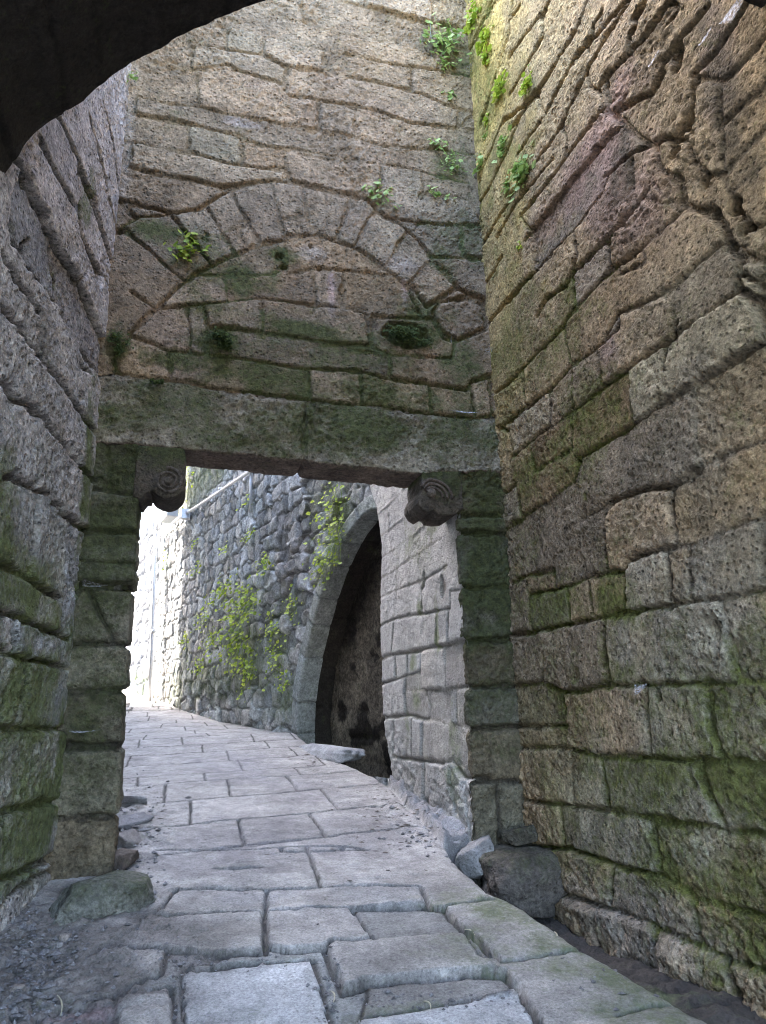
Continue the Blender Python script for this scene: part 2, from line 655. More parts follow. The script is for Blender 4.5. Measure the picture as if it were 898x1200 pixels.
# =================================================================== RIGHT WALL
RW = Plane((2.57, 0, 0), 0.0)
J_R = trace("""
RA 0.8 .010 : 0,460 60,385 110,325 180,200 235,110 280,0 ; 30,545 125,410 200,275 240,190 290,150 420,0
RA 0.9 .008 : 0,690 60,620 190,440 270,260 340,140 400,50 430,0 ; 40,760 130,655 200,555 325,390 380,330
RA 0.8 .006 : 270,250 285,300 320,330 330,390 ; 190,440 205,500 200,550 ; 125,410 100,330 ; 85,840 95,940 ; 225,800 235,900 215,960
RA 0.9 .008 : 60,840 160,710 350,480 400,430 ; 150,1190 230,1080 350,950 340,840 470,685 500,640 ; 215,960 330,850 ; 215,960 232,1080 ; 100,1110 130,1050 200,1000 215,960
RA 1.2 .010 : 0,1060 95,940 230,800 330,670 350,610 415,540 510,500 ; 350,950 460,870 590,740 ; 330,1180 380,1100 560,1020
RA 2.0 .016 : 560,1020 640,930 730,850
RA 0.6 .006 : 460,860 470,920 380,960 ; 560,1020 570,1160 580,1190 ; 320,690 325,620 355,600 ; 470,685 590,735 ; 500,640 590,740
RA 0.9 .008 : 580,1170 700,1090 810,1015
RA 2.6 .022 : 335,300 345,390 385,420 450,480 510,520 520,590 590,640 605,720 700,740
RA 3.6 .030 : 700,740 735,800 750,860 795,900 800,1010 860,1060 885,1140 898,1230
RA 2.2 .022 : 455,70 425,135 ; 590,30 500,170 440,280 390,350 ; 540,265 490,350 ; 140,20 120,70 ; 600,180 590,240 ; 630,400 600,470 550,490 ; 260,180 245,200
RA 1.4 .014 : 700,20 620,120 560,190 500,330 400,380 ; 640,260 720,180 800,60 840,0 ; 560,490 640,390 650,270 ; 540,480 620,500 640,560 690,620 740,610
RA 1.3 .014 : 740,610 898,440 ; 650,270 740,290 800,230 898,120 ; 820,360 898,300 ; 740,620 770,700 800,760 840,800 898,760 ; 820,900 898,920 ; 820,960 898,1030
RA 0.8 .008 : 800,640 898,560 ; 735,300 745,590 ; 420,560 430,680 ; 0,205 60,120 110,60 150,0 ; 0,80 40,20
RA 0.9 .008 : 120,130 60,240 0,340 ; 480,10 440,60 ; 330,40 300,90 280,180 ; 560,0 480,120 370,240 330,280
BE 1.1 .010 : 635,720 680,650 740,520 800,370 850,310 898,240 ; 625,160 665,60 700,0 ; 690,290 740,130 755,0 ; 670,1140 750,1040 830,960 898,890
BE 0.8 .008 : 640,640 660,570 720,430 800,370 ; 650,860 690,790 760,690 ; 700,840 770,710 898,560 ; 640,440 690,290 ; 690,290 660,400 ; 790,770 830,830 830,960 ; 660,1000 720,900
RB 1.1 .009 : 0,345 60,290 140,230 205,150 310,80 380,10 ; 10,465 80,400 200,320 330,210 410,160 470,110 560,60 575,0 ; 40,670 130,620 215,550 240,470
RB 0.7 .006 : 40,165 100,100 200,0 ; 50,180 52,280 ; 190,30 210,150 215,290 ; 305,95 320,200 ; 135,240 140,330 ; 70,440 85,520 ; 210,300 210,440 ; 410,180 425,340
RB 1.5 .012 : 640,210 780,120 898,60 ; 230,470 400,370 540,270 640,210
RB 0.8 .008 : 80,520 210,435 ; 550,80 540,160 ; 635,215 645,370 660,490 ; 255,600 260,680 ; 0,700 40,680 30,600
RB 1.7 .016 : 340,630 470,575 560,570 660,500
RB 1.0 .008 : 180,720 260,680 340,630 ; 660,500 780,440 898,400 ; 340,640 325,700 340,860
RB 1.5 .012 : 560,570 555,640 580,770 ; 410,830 560,780 640,770 780,710 898,670 ; 545,800 560,880 560,980 ; 620,780 630,970 ; 870,690 885,900
RB 1.3 .010 : 0,910 50,880 150,860 ; 50,900 60,950 200,920 290,880 400,865 ; 400,860 405,1000 ; 0,1090 70,1080 200,1050 320,1030 400,1010 560,985 700,970 898,920
RB 1.1 .010 : 200,930 210,1050 ; 60,955 70,1080 ; 270,890 290,1020 330,1040 ; 730,980 750,1080
RB 1.9 .018 : 330,1040 325,1190 ; 750,1080 780,1190
RC 1.2 .010 : 0,130 110,120 190,150 345,130 450,130 560,125 690,125 898,110 ; 120,20 115,110 ; 185,160 195,260 200,350 ; 0,275 190,270
RC 1.9 .016 : 330,0 345,130 ; 775,0 790,110 ; 480,150 490,380 ; 685,140 700,280 740,380
RC 1.2 .010 : 0,345 200,350 320,380 500,385 680,395 760,395 898,410 ; 210,370 215,540 ; 315,390 340,560
RC 2.6 .024 : 660,400 690,500 740,610
RC 1.3 .011 : 50,530 180,550 340,570 510,600 690,620 760,640 898,650 ; 170,560 185,690 ; 30,690 140,695 200,700 340,750 510,790 640,870 760,910 898,950 ; 355,760 355,900
RC 2.0 .018 : 490,600 520,780 ; 640,880 660,1040
RC 1.4 .012 : 140,700 145,850 320,905 480,960 660,1045 780,1100 898,1140 ; 310,915 315,1000 360,1120
RC 3.0 .030 : 515,970 545,1170 560,1300 ; 760,1100 790,1190 800,1260
RD 1.0 .008 : 190,360 260,310 390,170 450,110 540,20 ; 200,560 340,430 350,430 460,350 ; 210,540 255,560 275,690 470,530 ; 200,910 290,840 310,1010 ; 210,1090 320,1020
RD 0.7 .006 : 320,270 340,430 ; 260,700 265,860 ; 465,385 470,520
""")
jr = [(k * (.85 if k < 1.9 else .5), w * .55, p) for k, w, p in snap_ends(uvj(RW, J_R), .16)]
jr += coursed(-6.0, 1.95, -0.3, 6.5, 3) + coursed(2.2, 5.3, 8.0, 10.2, 4)
us = axis((-3.4, 1.8, 0.05), (1.8, 5.26, 0.0105))
vs = axis((-0.3, 0.0, 0.02), (0.0, 8.2, 0.0115), (8.2, 9.2, 0.05))
D, K, UU, VV = joint_field(us, vs, jr, seed=2, warp=.009)
pits = [(*RW.uv(x, y), ru, rv, d) for x, y, ru, rv, d in [(641, 14, .05, .05, .05), (690, 50, .04, .05, .06), (795, 65, .05, .07, .09), (808, 140, .05, .07, .1), (790, 163, .05, .04, .08), (790, 180, .05, .03, .06), (823, 213, .04, .05, .08),
        (856, 240, .05, .06, .08), (868, 268, .04, .05, .1), (772, 812, .035, .05, .07), (752, 800, .04, .03, .07), (770, 466, .03, .02, .05), (838, 735, .05, .09, .04), (676, 790, .06, .06, .03), (700, 175, .03, .03, .06), (728, 128, .04, .05, .06)]]
rough = 0.95 + 0.1 * blobs(UU, VV, px_blobs(RW, [(800, 90, 1.0, 1.0, 1.0), (860, 260, .5, .8, 1.0)]), 5) + 0.5 * sstep(2.4, 1.0, VV)
h, jm, r1, r2, r3 = relief(D, K, UU, VV, 3, depth=0.034, rr=0.018, off=0.010, low=0.006, mid=0.009, fine=0.008, tilt=.04, pits=pits, rough=rough)
worm = vnoise(np.stack([UU.ravel(), VV.ravel() * .38, UU.ravel() * 0 + 3], 1), 0.022, 77).reshape(D.shape)
wzone = blobs(UU, VV, px_blobs(RW, [(790, 800, 1.1, .45, 1.0), (840, 900, .8, .5, 1.0), (760, 1060, 1.0, .35, 1.0), (700, 840, .5, .4, .8), (640, 660, .3, .3, .8), (690, 470, .3, .3, .8), (830, 200, .8, .8, .6)]), 78)
wp = wzone * sstep(0.35, 0.75, worm) * sstep(0.0, 0.03, D)
h = h - 0.016 * wp
alb = colour((0.36, 0.275, 0.175), jm, r1, r2, r3, mortar=(0.12, 0.09, 0.06), var=0.34, hue=0.10, jmix=0.85)
alb = alb * (1 - 0.35 * wp)[:, :, None]
alb = tint(alb, UU, VV, px_tints(RW, [
    (575, 60, .75, 2.6, (0.53, 0.39, 0.125), .9), (580, 330, .5, 1.6, (0.46, 0.34, 0.15), .75), (640, 30, .8, 1.0, (0.36, 0.28, 0.14), .6), (820, 60, .9, 1.0, (0.26, 0.21, 0.13), .6),  # top corner's yellow tint paints warm bounced light into the stone
    (700, 170, .5, .25, (0.33, 0.215, 0.165), .8), (720, 225, .3, .4, (0.34, 0.235, 0.19), .7), (640, 250, .4, .2, (0.30, 0.20, 0.14), .6), (752, 235, .22, .35, (0.34, 0.24, 0.19), .6),
    (716, 415, .1, .16, (0.36, 0.26, 0.21), .8), (840, 75, .12, .3, (0.35, 0.27, 0.23), .6), (835, 330, .7, .5, (0.28, 0.245, 0.165), .5), (850, 460, .6, .35, (0.26, 0.215, 0.145), .5),
    (733, 185, .065, .42, (0.125, 0.105, 0.07), .85), (850, 110, .12, .75, (0.12, 0.10, 0.065), .8), (722, 210, .05, .25, (0.13, 0.11, 0.07), .6),
    (800, 740, .7, .4, (0.34, 0.305, 0.245), .7), (760, 960, .9, .4, (0.38, 0.355, 0.27), .8), (860, 850, .6, .6, (0.36, 0.33, 0.25), .8), (740, 1080, .9, .35, (0.32, 0.285, 0.25), .8),
    (640, 900, .5, .6, (0.25, 0.22, 0.125), .6), (790, 550, .5, .5, (0.24, 0.205, 0.155), .6)]), 20)
pl_ = [RW.uv(*q) for q in [(900, 1142), (858, 1127), (818, 1108), (758, 1080), (705, 1062), (647, 1044), (625, 1025), (610, 1010)]]
zpl = np.interp(UU, [q[0] for q in pl_], [q[1] for q in pl_])
plin = sstep(0.02, -0.05, VV - zpl) * sstep(2.6, 3.0, UU)
h = h + plin * (0.045 + 0.05 * fbm(np.stack([UU.ravel(), VV.ravel(), UU.ravel() * 0], 1), .3, 2, 301).reshape(D.shape))
moss = blobs(UU, VV, px_blobs(RW, [(565, 60, .35, 2.0, .45), (600, 230, .4, .9, .3), (620, 420, .9, .6, .4), (680, 500, .55, .5, .55), (610, 620, .5, .8, .6), (720, 680, .25, .25, .8), (650, 700, .6, .3, .55),
        (640, 760, .6, .3, .5), (700, 830, 1.2, .5, .45), (760, 905, 1.2, .18, .75), (850, 880, .8, .5, .5), (760, 960, 1.0, .6, .5), (700, 1000, .9, .3, .55), (850, 1030, .8, .4, .5), (760, 1020, .4, .12, .9), (640, 950, .4, .6, .55), (560, 250, .15, .8, .6)]), 9, 0.3)
up_ = np.clip(np.gradient(h, vs, axis=1) * -1.2, 0, 1)
moss = moss * (0.55 + 0.9 * r3)
moss = np.clip(0.68 * moss + 0.25 * jm * (moss > 0.15) + 0.5 * up_ * moss, 0, 1)
h2 = h - 0.25 * sstep(0.3, -0.3, VV) * 0
alb = alb * 1.28
V = RW.world(UU.ravel(), VV.ravel(), h.ravel())
att = dict(alb=np.clip(alb.reshape(-1, 3), 0.01, 1), moss=moss.ravel())
V, Fq, att = add_back(V, quads(*D.shape), att, [box(2.70, 3.9, -3.4, 5.4, -0.6, 9.15)])
rw = mesh_obj('right_wall', V, Fq, M['warm'], None, att)
tag(rw, 'tall warm brown stone wall with slanting-looking courses and a jagged crack, filling the right side', 'wall')

# =================================================================== LEFT WALL
LW = Plane((-0.65, 5.2, 0), 8.85)
J_L = trace("""
LA 1.4 .012 : 120,190 180,310 260,440 270,520 340,700 ; 20,500 70,600 110,660 190,760 270,920 330,1000 370,1100
LA 2.6 .028 : 60,290 120,410 160,470
LA 1.3 .012 : 0,230 60,290 ; 160,490 210,590 280,700 330,830 370,930 ; 0,790 60,850 140,970 190,1030 240,1100 300,1197 ; 0,1040 60,1100 120,1170 ; 0,600 60,700 130,800
LA 0.9 .010 : 260,310 280,380 285,530 330,620 400,760 ; 210,150 270,280 330,450 390,640 ; 300,100 350,300 395,500 ; 350,60 385,200 410,400 ; 270,980 310,1010 ; 270,920 290,990
LA 0.7 .008 : 60,290 30,400 20,500 ; 190,760 200,700 180,600 ; 270,700 300,640 ; 280,380 255,440 ; 70,600 75,560 110,540 ; 150,990 130,900 ; 330,450 320,380 ; 160,60 210,150
LB 1.3 .012 : 10,20 60,70 160,110 220,220 290,290 350,370 420,450 ; 290,20 400,190 450,250 ; 0,480 50,430 130,480 220,520 290,620 400,690
LB 1.2 .014 : 100,520 75,870 ; 165,590 140,900 ; 330,640 325,760 330,900 370,980 ; 310,620 420,700
LB 2.4 .022 : 0,850 60,860 140,910 200,960 290,1010 ; 290,1010 285,1090 290,1180
LB 1.6 .014 : 0,1060 80,1090 200,1150 280,1170 330,1190
LC 1.5 .014 : 0,90 60,105 140,130 220,140 325,175 ; 0,450 140,460 320,450 ; 60,0 70,90 ; 40,890 40,1050
LC 1.8 .018 : 125,140 100,450
LC 2.2 .020 : 0,850 60,840 200,800 270,800 ; 0,1170 100,1130 250,1060
LC 1.0 .010 : 120,1130 110,1190 ; 180,1100 170,1190 ; 0,1300 120,1180 240,1110
""")
jl = snap_ends(uvj(LW, J_L), .16)
jl += coursed(-9, -2.15, -0.3, 6.0, 13) + coursed(-2.2, 0.1, 7.0, 10.4, 14)
us = axis((-8.7, -2.1, 0.06), (-2.1, 0.02, 0.0105))
vs = axis((-0.3, 0.2, 0.03), (0.2, 7.2, 0.0115), (7.2, 8.6, 0.06))
D, K, UU, VV = joint_field(us, vs, [(k * (1 if k < 1.9 else .7), w * .65, p) for k, w, p in jl], seed=5, warp=.009)
pits = [(*LW.uv(x, y), ru, rv, d) for x, y, ru, rv, d in [(13, 465, .08, .07, .08), (40, 483, .05, .05, .07), (90, 466, .05, .04, .07), (80, 528, .06, .06, .09), (88, 540, .05, .07, .09), (41, 564, .06, .06, .08), (17, 560, .06, .05, .07),
        (58, 584, .05, .06, .07), (67, 598, .06, .05, .07), (92, 600, .04, .1, .05), (12, 275, .06, .09, .07), (30, 300, .06, .1, .06), (93, 270, .06, .08, .06), (90, 212, .05, .1, .05), (3, 833, .05, .08, .07), (13, 460, .06, .06, .05), (40, 485, .04, .05, .06), (92, 465, .05, .04, .06)]]
rough = 0.85 - 0.3 * sstep(3.4, 5.0, VV)
h, jm, r1, r2, r3 = relief(D, K, UU, VV, 7, depth=0.034, rr=0.018, off=0.012, low=0.006, mid=0.011, fine=0.009, pits=pits, rough=rough)
alb = colour((0.36, 0.34, 0.338), jm, r1, r2, r3, mortar=(0.10, 0.09, 0.075), var=0.3, hue=0.05, jmix=0.85)
alb = tint(alb, UU, VV, px_tints(LW, [(30, 640, .8, .35, (0.25, 0.235, 0.20), .7), (60, 650, .25, .35, (0.32, 0.30, 0.26), .7), (40, 860, 1.2, .9, (0.33, 0.32, 0.25), .7), (45, 480, .7, .7, (0.36, 0.34, 0.33), .6), (145, 200, .06, 1.6, (0.42, 0.43, 0.46), .6), (135, 330, .05, .9, (0.40, 0.41, 0.45), .6)]), 40)
moss = blobs(UU, VV, px_blobs(LW, [(95, 570, .14, .6, .8), (100, 640, .15, .6, .8), (5, 650, .25, .5, .75), (30, 700, .6, .25, .7), (60, 735, .5, .2, .6), (40, 800, .7, .3, .75), (60, 790, .25, .3, .8), (30, 860, .6, .15, .8), (70, 890, .12, .5, .8), (40, 965, .6, .3, .7), (50, 945, .3, .12, .9), (20, 1010, .6, .2, .6), (10, 830, .5, .6, .55), (100, 240, .1, .2, .6), (30, 920, .6, .4, .5)]), 19, 0.3)
alb = alb * 1.12
V = LW.world(UU.ravel(), VV.ravel(), h.ravel())
att = dict(alb=np.clip(alb.reshape(-1, 3), 0.01, 1), moss=moss.ravel())
# core block behind
c0 = LW.O + LW.U * -8.7 - LW.N * 0.13
c1 = LW.O + LW.U * 0.3 - LW.N * 0.13
bv = []
for zz in (-0.6, 8.55):
    for dd in (0, 0.9):
        for cc in (c0, c1):
            q = cc - LW.N * dd
            bv.append((q[0], q[1], zz))
V, Fq, att = add_back(V, quads(*D.shape), att, [(np.array(bv), box(0, 1, 0, 1, 0, 1)[1])])
lw = mesh_obj('left_wall', V, Fq, M['left'], None, att)
tag(lw, 'grey pitted stone wall on the left, mossy green low down beside the doorway', 'wall')

# =================================================================== GATEWAY WALL
GW = Plane((0, 5.2, 0), U=(1, 0, 0))
GY = 5.2
gate = thing('gateway_wall', 'facing stone wall pierced by a square doorway, with a blocked round arch above its lintel', 'wall', (0.93, 5.2, 0.6))
J_B = trace("""
BF 0.9 .006 : 185,1080 300,1070 420,1060 560,1045 720,1065 898,1085 ; 330,960 430,965 600,960 640,930 ; 430,965 440,1060 ; 300,1070 310,1180 ; 640,840 650,960 ; 560,1045 565,1180 ; 740,940 750,1070 ; 650,960 740,940 830,945
BF 1.1 .010 : 590,35 700,65 800,95 898,120 ; 440,85 600,130 760,170 820,180 ; 320,145 440,175 560,190 640,230 720,245 898,275
BF 1.1 .008 : 840,0 898,10 ; 705,0 712,65 ; 820,150 898,190 ; 570,130 565,190 ; 780,185 790,240 ; 330,235 340,365 ; 640,300 650,330 760,350 898,380 ; 755,350 765,455 ; 820,95 820,180 ; 650,235 645,300
BF 1.0 .009 : 460,240 640,295 650,240 ; 190,210 320,240 450,225 ; 110,330 240,360 340,370 440,400 560,420 640,435 740,455 898,480
BF 1.4 .011 : 110,395 250,420 370,450 470,470 560,510 660,520 ; 660,520 760,535 898,560 ; 90,490 220,520 330,540 440,570 560,590 630,590
BF 1.1 .008 : 300,450 305,540 ; 490,500 490,570 ; 640,520 645,600 630,640
BF 1.8 .016 : 85,575 180,605 320,630 420,655 520,640 615,630 ; 60,700 150,725 260,745 340,730 420,680 ; 645,600 660,630 720,650 850,680 898,690
BF 1.3 .011 : 420,680 460,665 520,640 620,635 700,645 850,690 898,700 ; 95,1170 190,1080 290,985 380,930 470,890 560,855 640,840
BF 1.2 .010 : 270,790 330,860 385,930 ; 60,800 130,760 240,750 270,790 ; 120,840 160,870 ; 100,1020 185,1080
BF 1.0 .007 : 370,735 465,890 ; 595,640 640,840 ; 700,660 735,820 ; 870,710 820,840 ; 160,870 220,930
BF 1.3 .012 : 455,680 550,855
BF 0.35 .003 : 462,803 500,800 ; 480,780 482,826 ; 670,768 712,764 ; 690,750 694,785 ; 355,838 375,828 ; 362,815 370,850
BE 1.5 .012 : 170,0 320,40 440,70 560,90 600,100 ; 20,70 140,110 300,140 ; 0,150 130,180
BE 1.0 .009 : 300,140 420,170 460,190 ; 130,180 230,200 340,225 460,240 ; 0,235 100,250 290,290 440,330 520,370 ; 0,330 70,350 200,370 290,390 400,430 560,450
BE 1.0 .008 : 140,110 150,180 ; 90,180 95,240 ; 70,350 75,450 ; 200,450 205,490 ; 290,510 300,570 ; 290,580 295,650 ; 430,600 440,680 ; 575,800 575,900 ; 470,100 480,200 ; 400,240 400,300
BE 1.1 .009 : 0,450 100,465 190,480 300,510 420,520 480,520 ; 0,540 130,560 280,570 430,600 600,640 ; 480,520 620,540 ; 520,370 620,400 ; 460,240 610,270
BE 1.5 .012 : 0,640 120,665 250,700 ; 300,760 400,775 520,785 650,790 ; 360,790 420,840 470,910
BE 1.3 .011 : 250,710 300,760 360,790 ; 470,900 560,900 650,910 ; 0,825 70,820 190,865 250,900 330,960 390,1005
BE 0.9 .008 : 250,760 200,860 ; 180,720 150,800 ; 370,830 310,930 ; 430,690 470,660 ; 430,680 600,700
BE 1.7 .014 : 470,915 390,990 450,1075 555,1010 470,915 ; 470,1095 500,1055 610,1040 655,1070 655,1150 560,1190 500,1160 470,1095 ; 510,940 560,1010 650,1050
BE 0.6 .007 : 70,940 200,950 300,965 ; 0,1060 160,1080 240,1100 ; 240,1100 250,1190 ; 380,1010 440,1120 ; 160,950 150,1080
BG 2.0 .016 : 120,235 250,255 340,260 450,285 640,310 780,325 898,340
BG 1.2 .010 : 430,165 560,180 680,200 780,215 898,220 ; 785,220 790,320 ; 560,80 700,100 898,130
BG 0.7 .008 : 290,150 300,240 ; 100,180 160,100 ; 160,100 290,150 430,165 ; 430,60 430,165
BH 1.6 .012 : 0,340 130,345 370,375 540,390 600,375 ; 0,215 130,225 230,250 370,270 500,290 520,260
BH 1.1 .010 : 130,240 130,340 ; 370,285 375,370 ; 90,150 230,165 450,180 ; 230,165 230,250 ; 420,110 460,120 570,80 ; 515,270 530,380 ; 580,240 590,380 ; 520,260 600,240
BH 1.3 .012 : 175,30 165,135 90,130 0,130 ; 170,140 230,165 ; 175,30 300,35 380,40 420,110
""")
jb = [(.85 * max(k, 1.0) if k > .4 else k, w * .75, p) for k, w, p in snap_ends(uvj(GW, J_B), .30)]
jb += coursed(-0.75, 2.7, 8.3, 10.2, 23)


def zl_top(x):
    pts = [GW.uv(*p) for p in [(115, 440), (140, 438), (183, 445), (213, 447), (250, 455), (314, 463.6), (400, 473.6), (423, 475), (503, 485), (560, 490), (600, 486)]]
    return np.interp(x, [p[0] for p in pts], [p[1] for p in pts])


def zl_bot(x):
    return np.interp(x, [-0.65, -0.3, 0.0, 0.9, 1.83, 2.2, 2.6], [3.515, 3.53, 3.53, 3.49, 3.455, 3.50, 3.53])


us = axis((-0.74, 2.66, 0.0105))
vs = axis((3.3, 8.5, 0.0105), (8.5, 9.5, 0.06))
D, K, UU, VV = joint_field(us, vs, jb, seed=8, warp=0.006)
pits = [(*GW.uv(x, y), ru, rv, d) for x, y, ru, rv, d in [(364, 288, .02, .02, .06), (375, 314, .02, .02, .05), (140, 270, .05, .04, .05), (328, 300, .04, .04, .04), (333, 312, .03, .03, .04), (478, 392, .24, .13, .09), (444, 240, .04, .05, .04), (130, 405, .05, .1, .05)]]
ringpoly = [GW.uv(*p) for p in trace("BF : 40,1190 40,830 130,760 240,750 270,760 340,730 420,680 460,665 520,640 620,635 700,645 850,690 898,705")[0][2] + trace("BE : 250,710 300,760 360,790 420,840 470,910 555,1010 450,1075 390,1005 330,960 250,900 190,865 70,820 0,825")[0][2] + trace("BF : 640,840 560,855 470,890 380,930 290,985 190,1080 95,1170")[0][2]]
tympoly = [GW.uv(*p) for p in trace("BF : 95,1170 190,1080 290,985 380,930 470,890 560,855 640,840")[0][2] + trace("BE : 0,825 70,820 190,865 250,900 330,960 390,1005 450,1075 440,1120 250,1190 0,1190")[0][2] + [(150, 398)]]
inring = in_poly(UU, VV, ringpoly)
intym = in_poly(UU, VV, tympoly) & ~inring
rough = np.where(inring, 0.75, np.where(intym, 0.9, 1.15))
h, jm, r1, r2, r3 = relief(D, K, UU, VV, 12, depth=0.026, rr=0.015, off=0.008, low=0.006, mid=0.011, fine=0.009, tilt=.03, pits=pits, rough=rough)
h = h - 0.004 * intym + 0.002 * inring
alb = colour((0.255, 0.21, 0.15), jm, r1, r2, r3, mortar=(0.15, 0.115, 0.07), var=0.24, hue=0.07, jmix=0.75)
alb = np.where(inring[:, :, None], alb * 0.7 + 0.3 * np.array((0.22, 0.195, 0.155)), alb)
alb = tint(alb, UU, VV, px_tints(GW, [
    (330, 30, 1.6, .7, (0.27, 0.225, 0.16), .4), (420, 170, 1.0, .9, (0.21, 0.165, 0.13), .5), (280, 143, .12, .05, (0.33, 0.31, 0.32), .5),
    (389, 345, .035, .26, (0.42, 0.34, 0.33), .85), (475, 345, .03, .18, (0.40, 0.33, 0.32), .75), (365, 298, .12, .08, (0.34, 0.32, 0.29), .6), (470, 310, .2, .1, (0.33, 0.30, 0.28), .5),
    (210, 400, .35, .25, (0.20, 0.165, 0.145), .6), (220, 435, .45, .1, (0.20, 0.165, 0.14), .6), (420, 380, .7, .3, (0.15, 0.145, 0.12), .5), (340, 370, .4, .3, (0.18, 0.17, 0.145), .5), (550, 250, .2, .8, (0.17, 0.145, 0.11), .6), (540, 130, .2, .5, (0.2, 0.16, 0.10), .6),
    (150, 170, .04, .8, (0.40, 0.39, 0.38), .3)]), 60)
moss = blobs(UU, VV, px_blobs(GW, [(285, 330, .3, .2, .85), (180, 270, .25, .12, .85), (255, 360, .25, .15, .7), (330, 300, .2, .1, .6), (478, 392, .3, .16, 1.0), (264, 400, .2, .16, 1.0), (420, 420, .6, .25, .75), (440, 460, .7, .2, .85), (400, 440, .5, .3, .6), (350, 385, .4, .1, .8), (540, 440, .25, .5, .7), (540, 280, .35, .3, .4), (140, 400, .1, .25, .95), (320, 400, .6, .35, .5), (500, 370, .4, .3, .5),
        (545, 60, .3, .4, .55), (530, 190, .3, .3, .5), (330, 440, .6, .2, .55), (200, 420, .3, .1, .6), (520, 300, .15, .3, .5), (240, 300, .3, .3, .45)]), 29, 0.25)
moss = 1.0 * moss * (0.6 + 0.8 * r3) + 0.3 * jm * (moss > .12)
alb = alb * np.array((1.34, 1.28, 1.2))
Vg = GW.world(UU.ravel(), VV.ravel(), h.ravel())
ag = dict(alb=np.clip(alb.reshape(-1, 3), 0.01, 1), moss=moss.ravel())
cu, cv = (us[:-1] + us[1:]) / 2, (vs[:-1] + vs[1:]) / 2
CU, CV = np.meshgrid(cu, cv, indexing='ij')
above = CV > zl_top(CU) - 0.002
ring_c = in_poly(CU, CV, ringpoly) & above
tym_c = in_poly(CU, CV, tympoly) & above & ~ring_c
V, Fq, att = compact(Vg, quads(*D.shape, keep=above & ~ring_c & ~tym_c), dict(ag))
V, Fq, att = add_back(V, Fq, att, [box(-0.9, 2.75, 5.33, 5.58, 4.2, 9.45)])
mesh_obj('masonry', V, Fq, M['gate'], gate, att)
for nm, kp in (('relieving_arch', ring_c), ('tympanum', tym_c)):
    V, Fq, att = compact(Vg, quads(*D.shape, keep=kp), dict(ag))
    mesh_obj(nm, V, Fq, M['gate'], gate, att)

# ---- sheets that wrap round an arris (lintel front > soffit, jamb front > reveal, arch face > intrados)


def wrap_profile(t, r):
    """t>0 on the face, t<0 round the arris. returns (face coord, depth, nf, nd)"""
    th = np.clip((r - t) / (2 * r), 0, 1) * math.pi / 2
    face = np.where(t > r, t, r - r * np.sin(th))
    dep = np.where(t < -r, -t, r - r * np.cos(th))
    return face, dep, -np.sin(th), -np.cos(th)      # outward normal: (towards opening, towards viewer)


# lintel
us = axis((-0.66, 2.6, 0.0105))
ts = axis((-0.40, 0.62, 0.0105))
jt = [(1.2, .007, [(GW.uv(359, 498)[0], 0.7), (GW.uv(357, 515)[0], .3), (GW.uv(358, 533)[0], 0.0), (GW.uv(358, 533)[0], -.5)])]
D, K, UU, TT = joint_field(us, ts, jt, seed=10)
top = zl_top(UU) - zl_bot(UU)
D = np.minimum(D, (top - TT) - 0.006)
h, jm, r1, r2, r3 = relief(D, K, UU, TT, 31, depth=0.03, rr=0.025, off=0.004, low=0.012, mid=0.013, fine=0.007, rough=np.where(TT < -.02, 0.35, 1.3), tilt=0.0)
face, dep, nf, ndp = wrap_profile(TT, 0.016)
X = UU
edge_w = 0.014 * fbm(np.stack([UU.ravel(), UU.ravel() * 0, UU.ravel() * 0], 1), .22, 3, 5).reshape(D.shape)
Y = GY - 0.004 + dep + ndp * h
Z = zl_bot(UU) + face + nf * h + edge_w * sstep(.3, 0, TT)
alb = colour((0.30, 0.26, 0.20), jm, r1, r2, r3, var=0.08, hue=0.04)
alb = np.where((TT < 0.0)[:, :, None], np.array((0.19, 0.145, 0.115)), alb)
tl = [(GW.uv(x, y)[0], GW.uv(x, y)[1] - float(zl_bot(GW.uv(x, y)[0])), ru, rv, s) for x, y, ru, rv, s in [(150, 490, .3, .2, .6), (360, 500, .6, .3, .75), (430, 500, .6, .3, .85), (540, 510, .4, .3, .7), (300, 510, .7, .2, .6), (220, 480, .5, .2, .55), (200, 460, .6, .12, .6)]]
moss = blobs(UU, TT, tl, 33, .25) * sstep(-0.03, 0.03, TT) * 0.85
kp = (0.5 * (TT[:-1, :-1] + TT[1:, 1:]) < 0.5 * (top[:-1, :-1] + top[1:, 1:]) + 0.004)
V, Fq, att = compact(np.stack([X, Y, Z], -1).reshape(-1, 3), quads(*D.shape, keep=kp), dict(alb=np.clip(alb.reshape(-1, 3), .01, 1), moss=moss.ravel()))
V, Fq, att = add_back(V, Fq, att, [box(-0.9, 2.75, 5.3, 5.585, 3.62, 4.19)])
mesh_obj('lintel', V, Fq, M['gate'], gate, att)


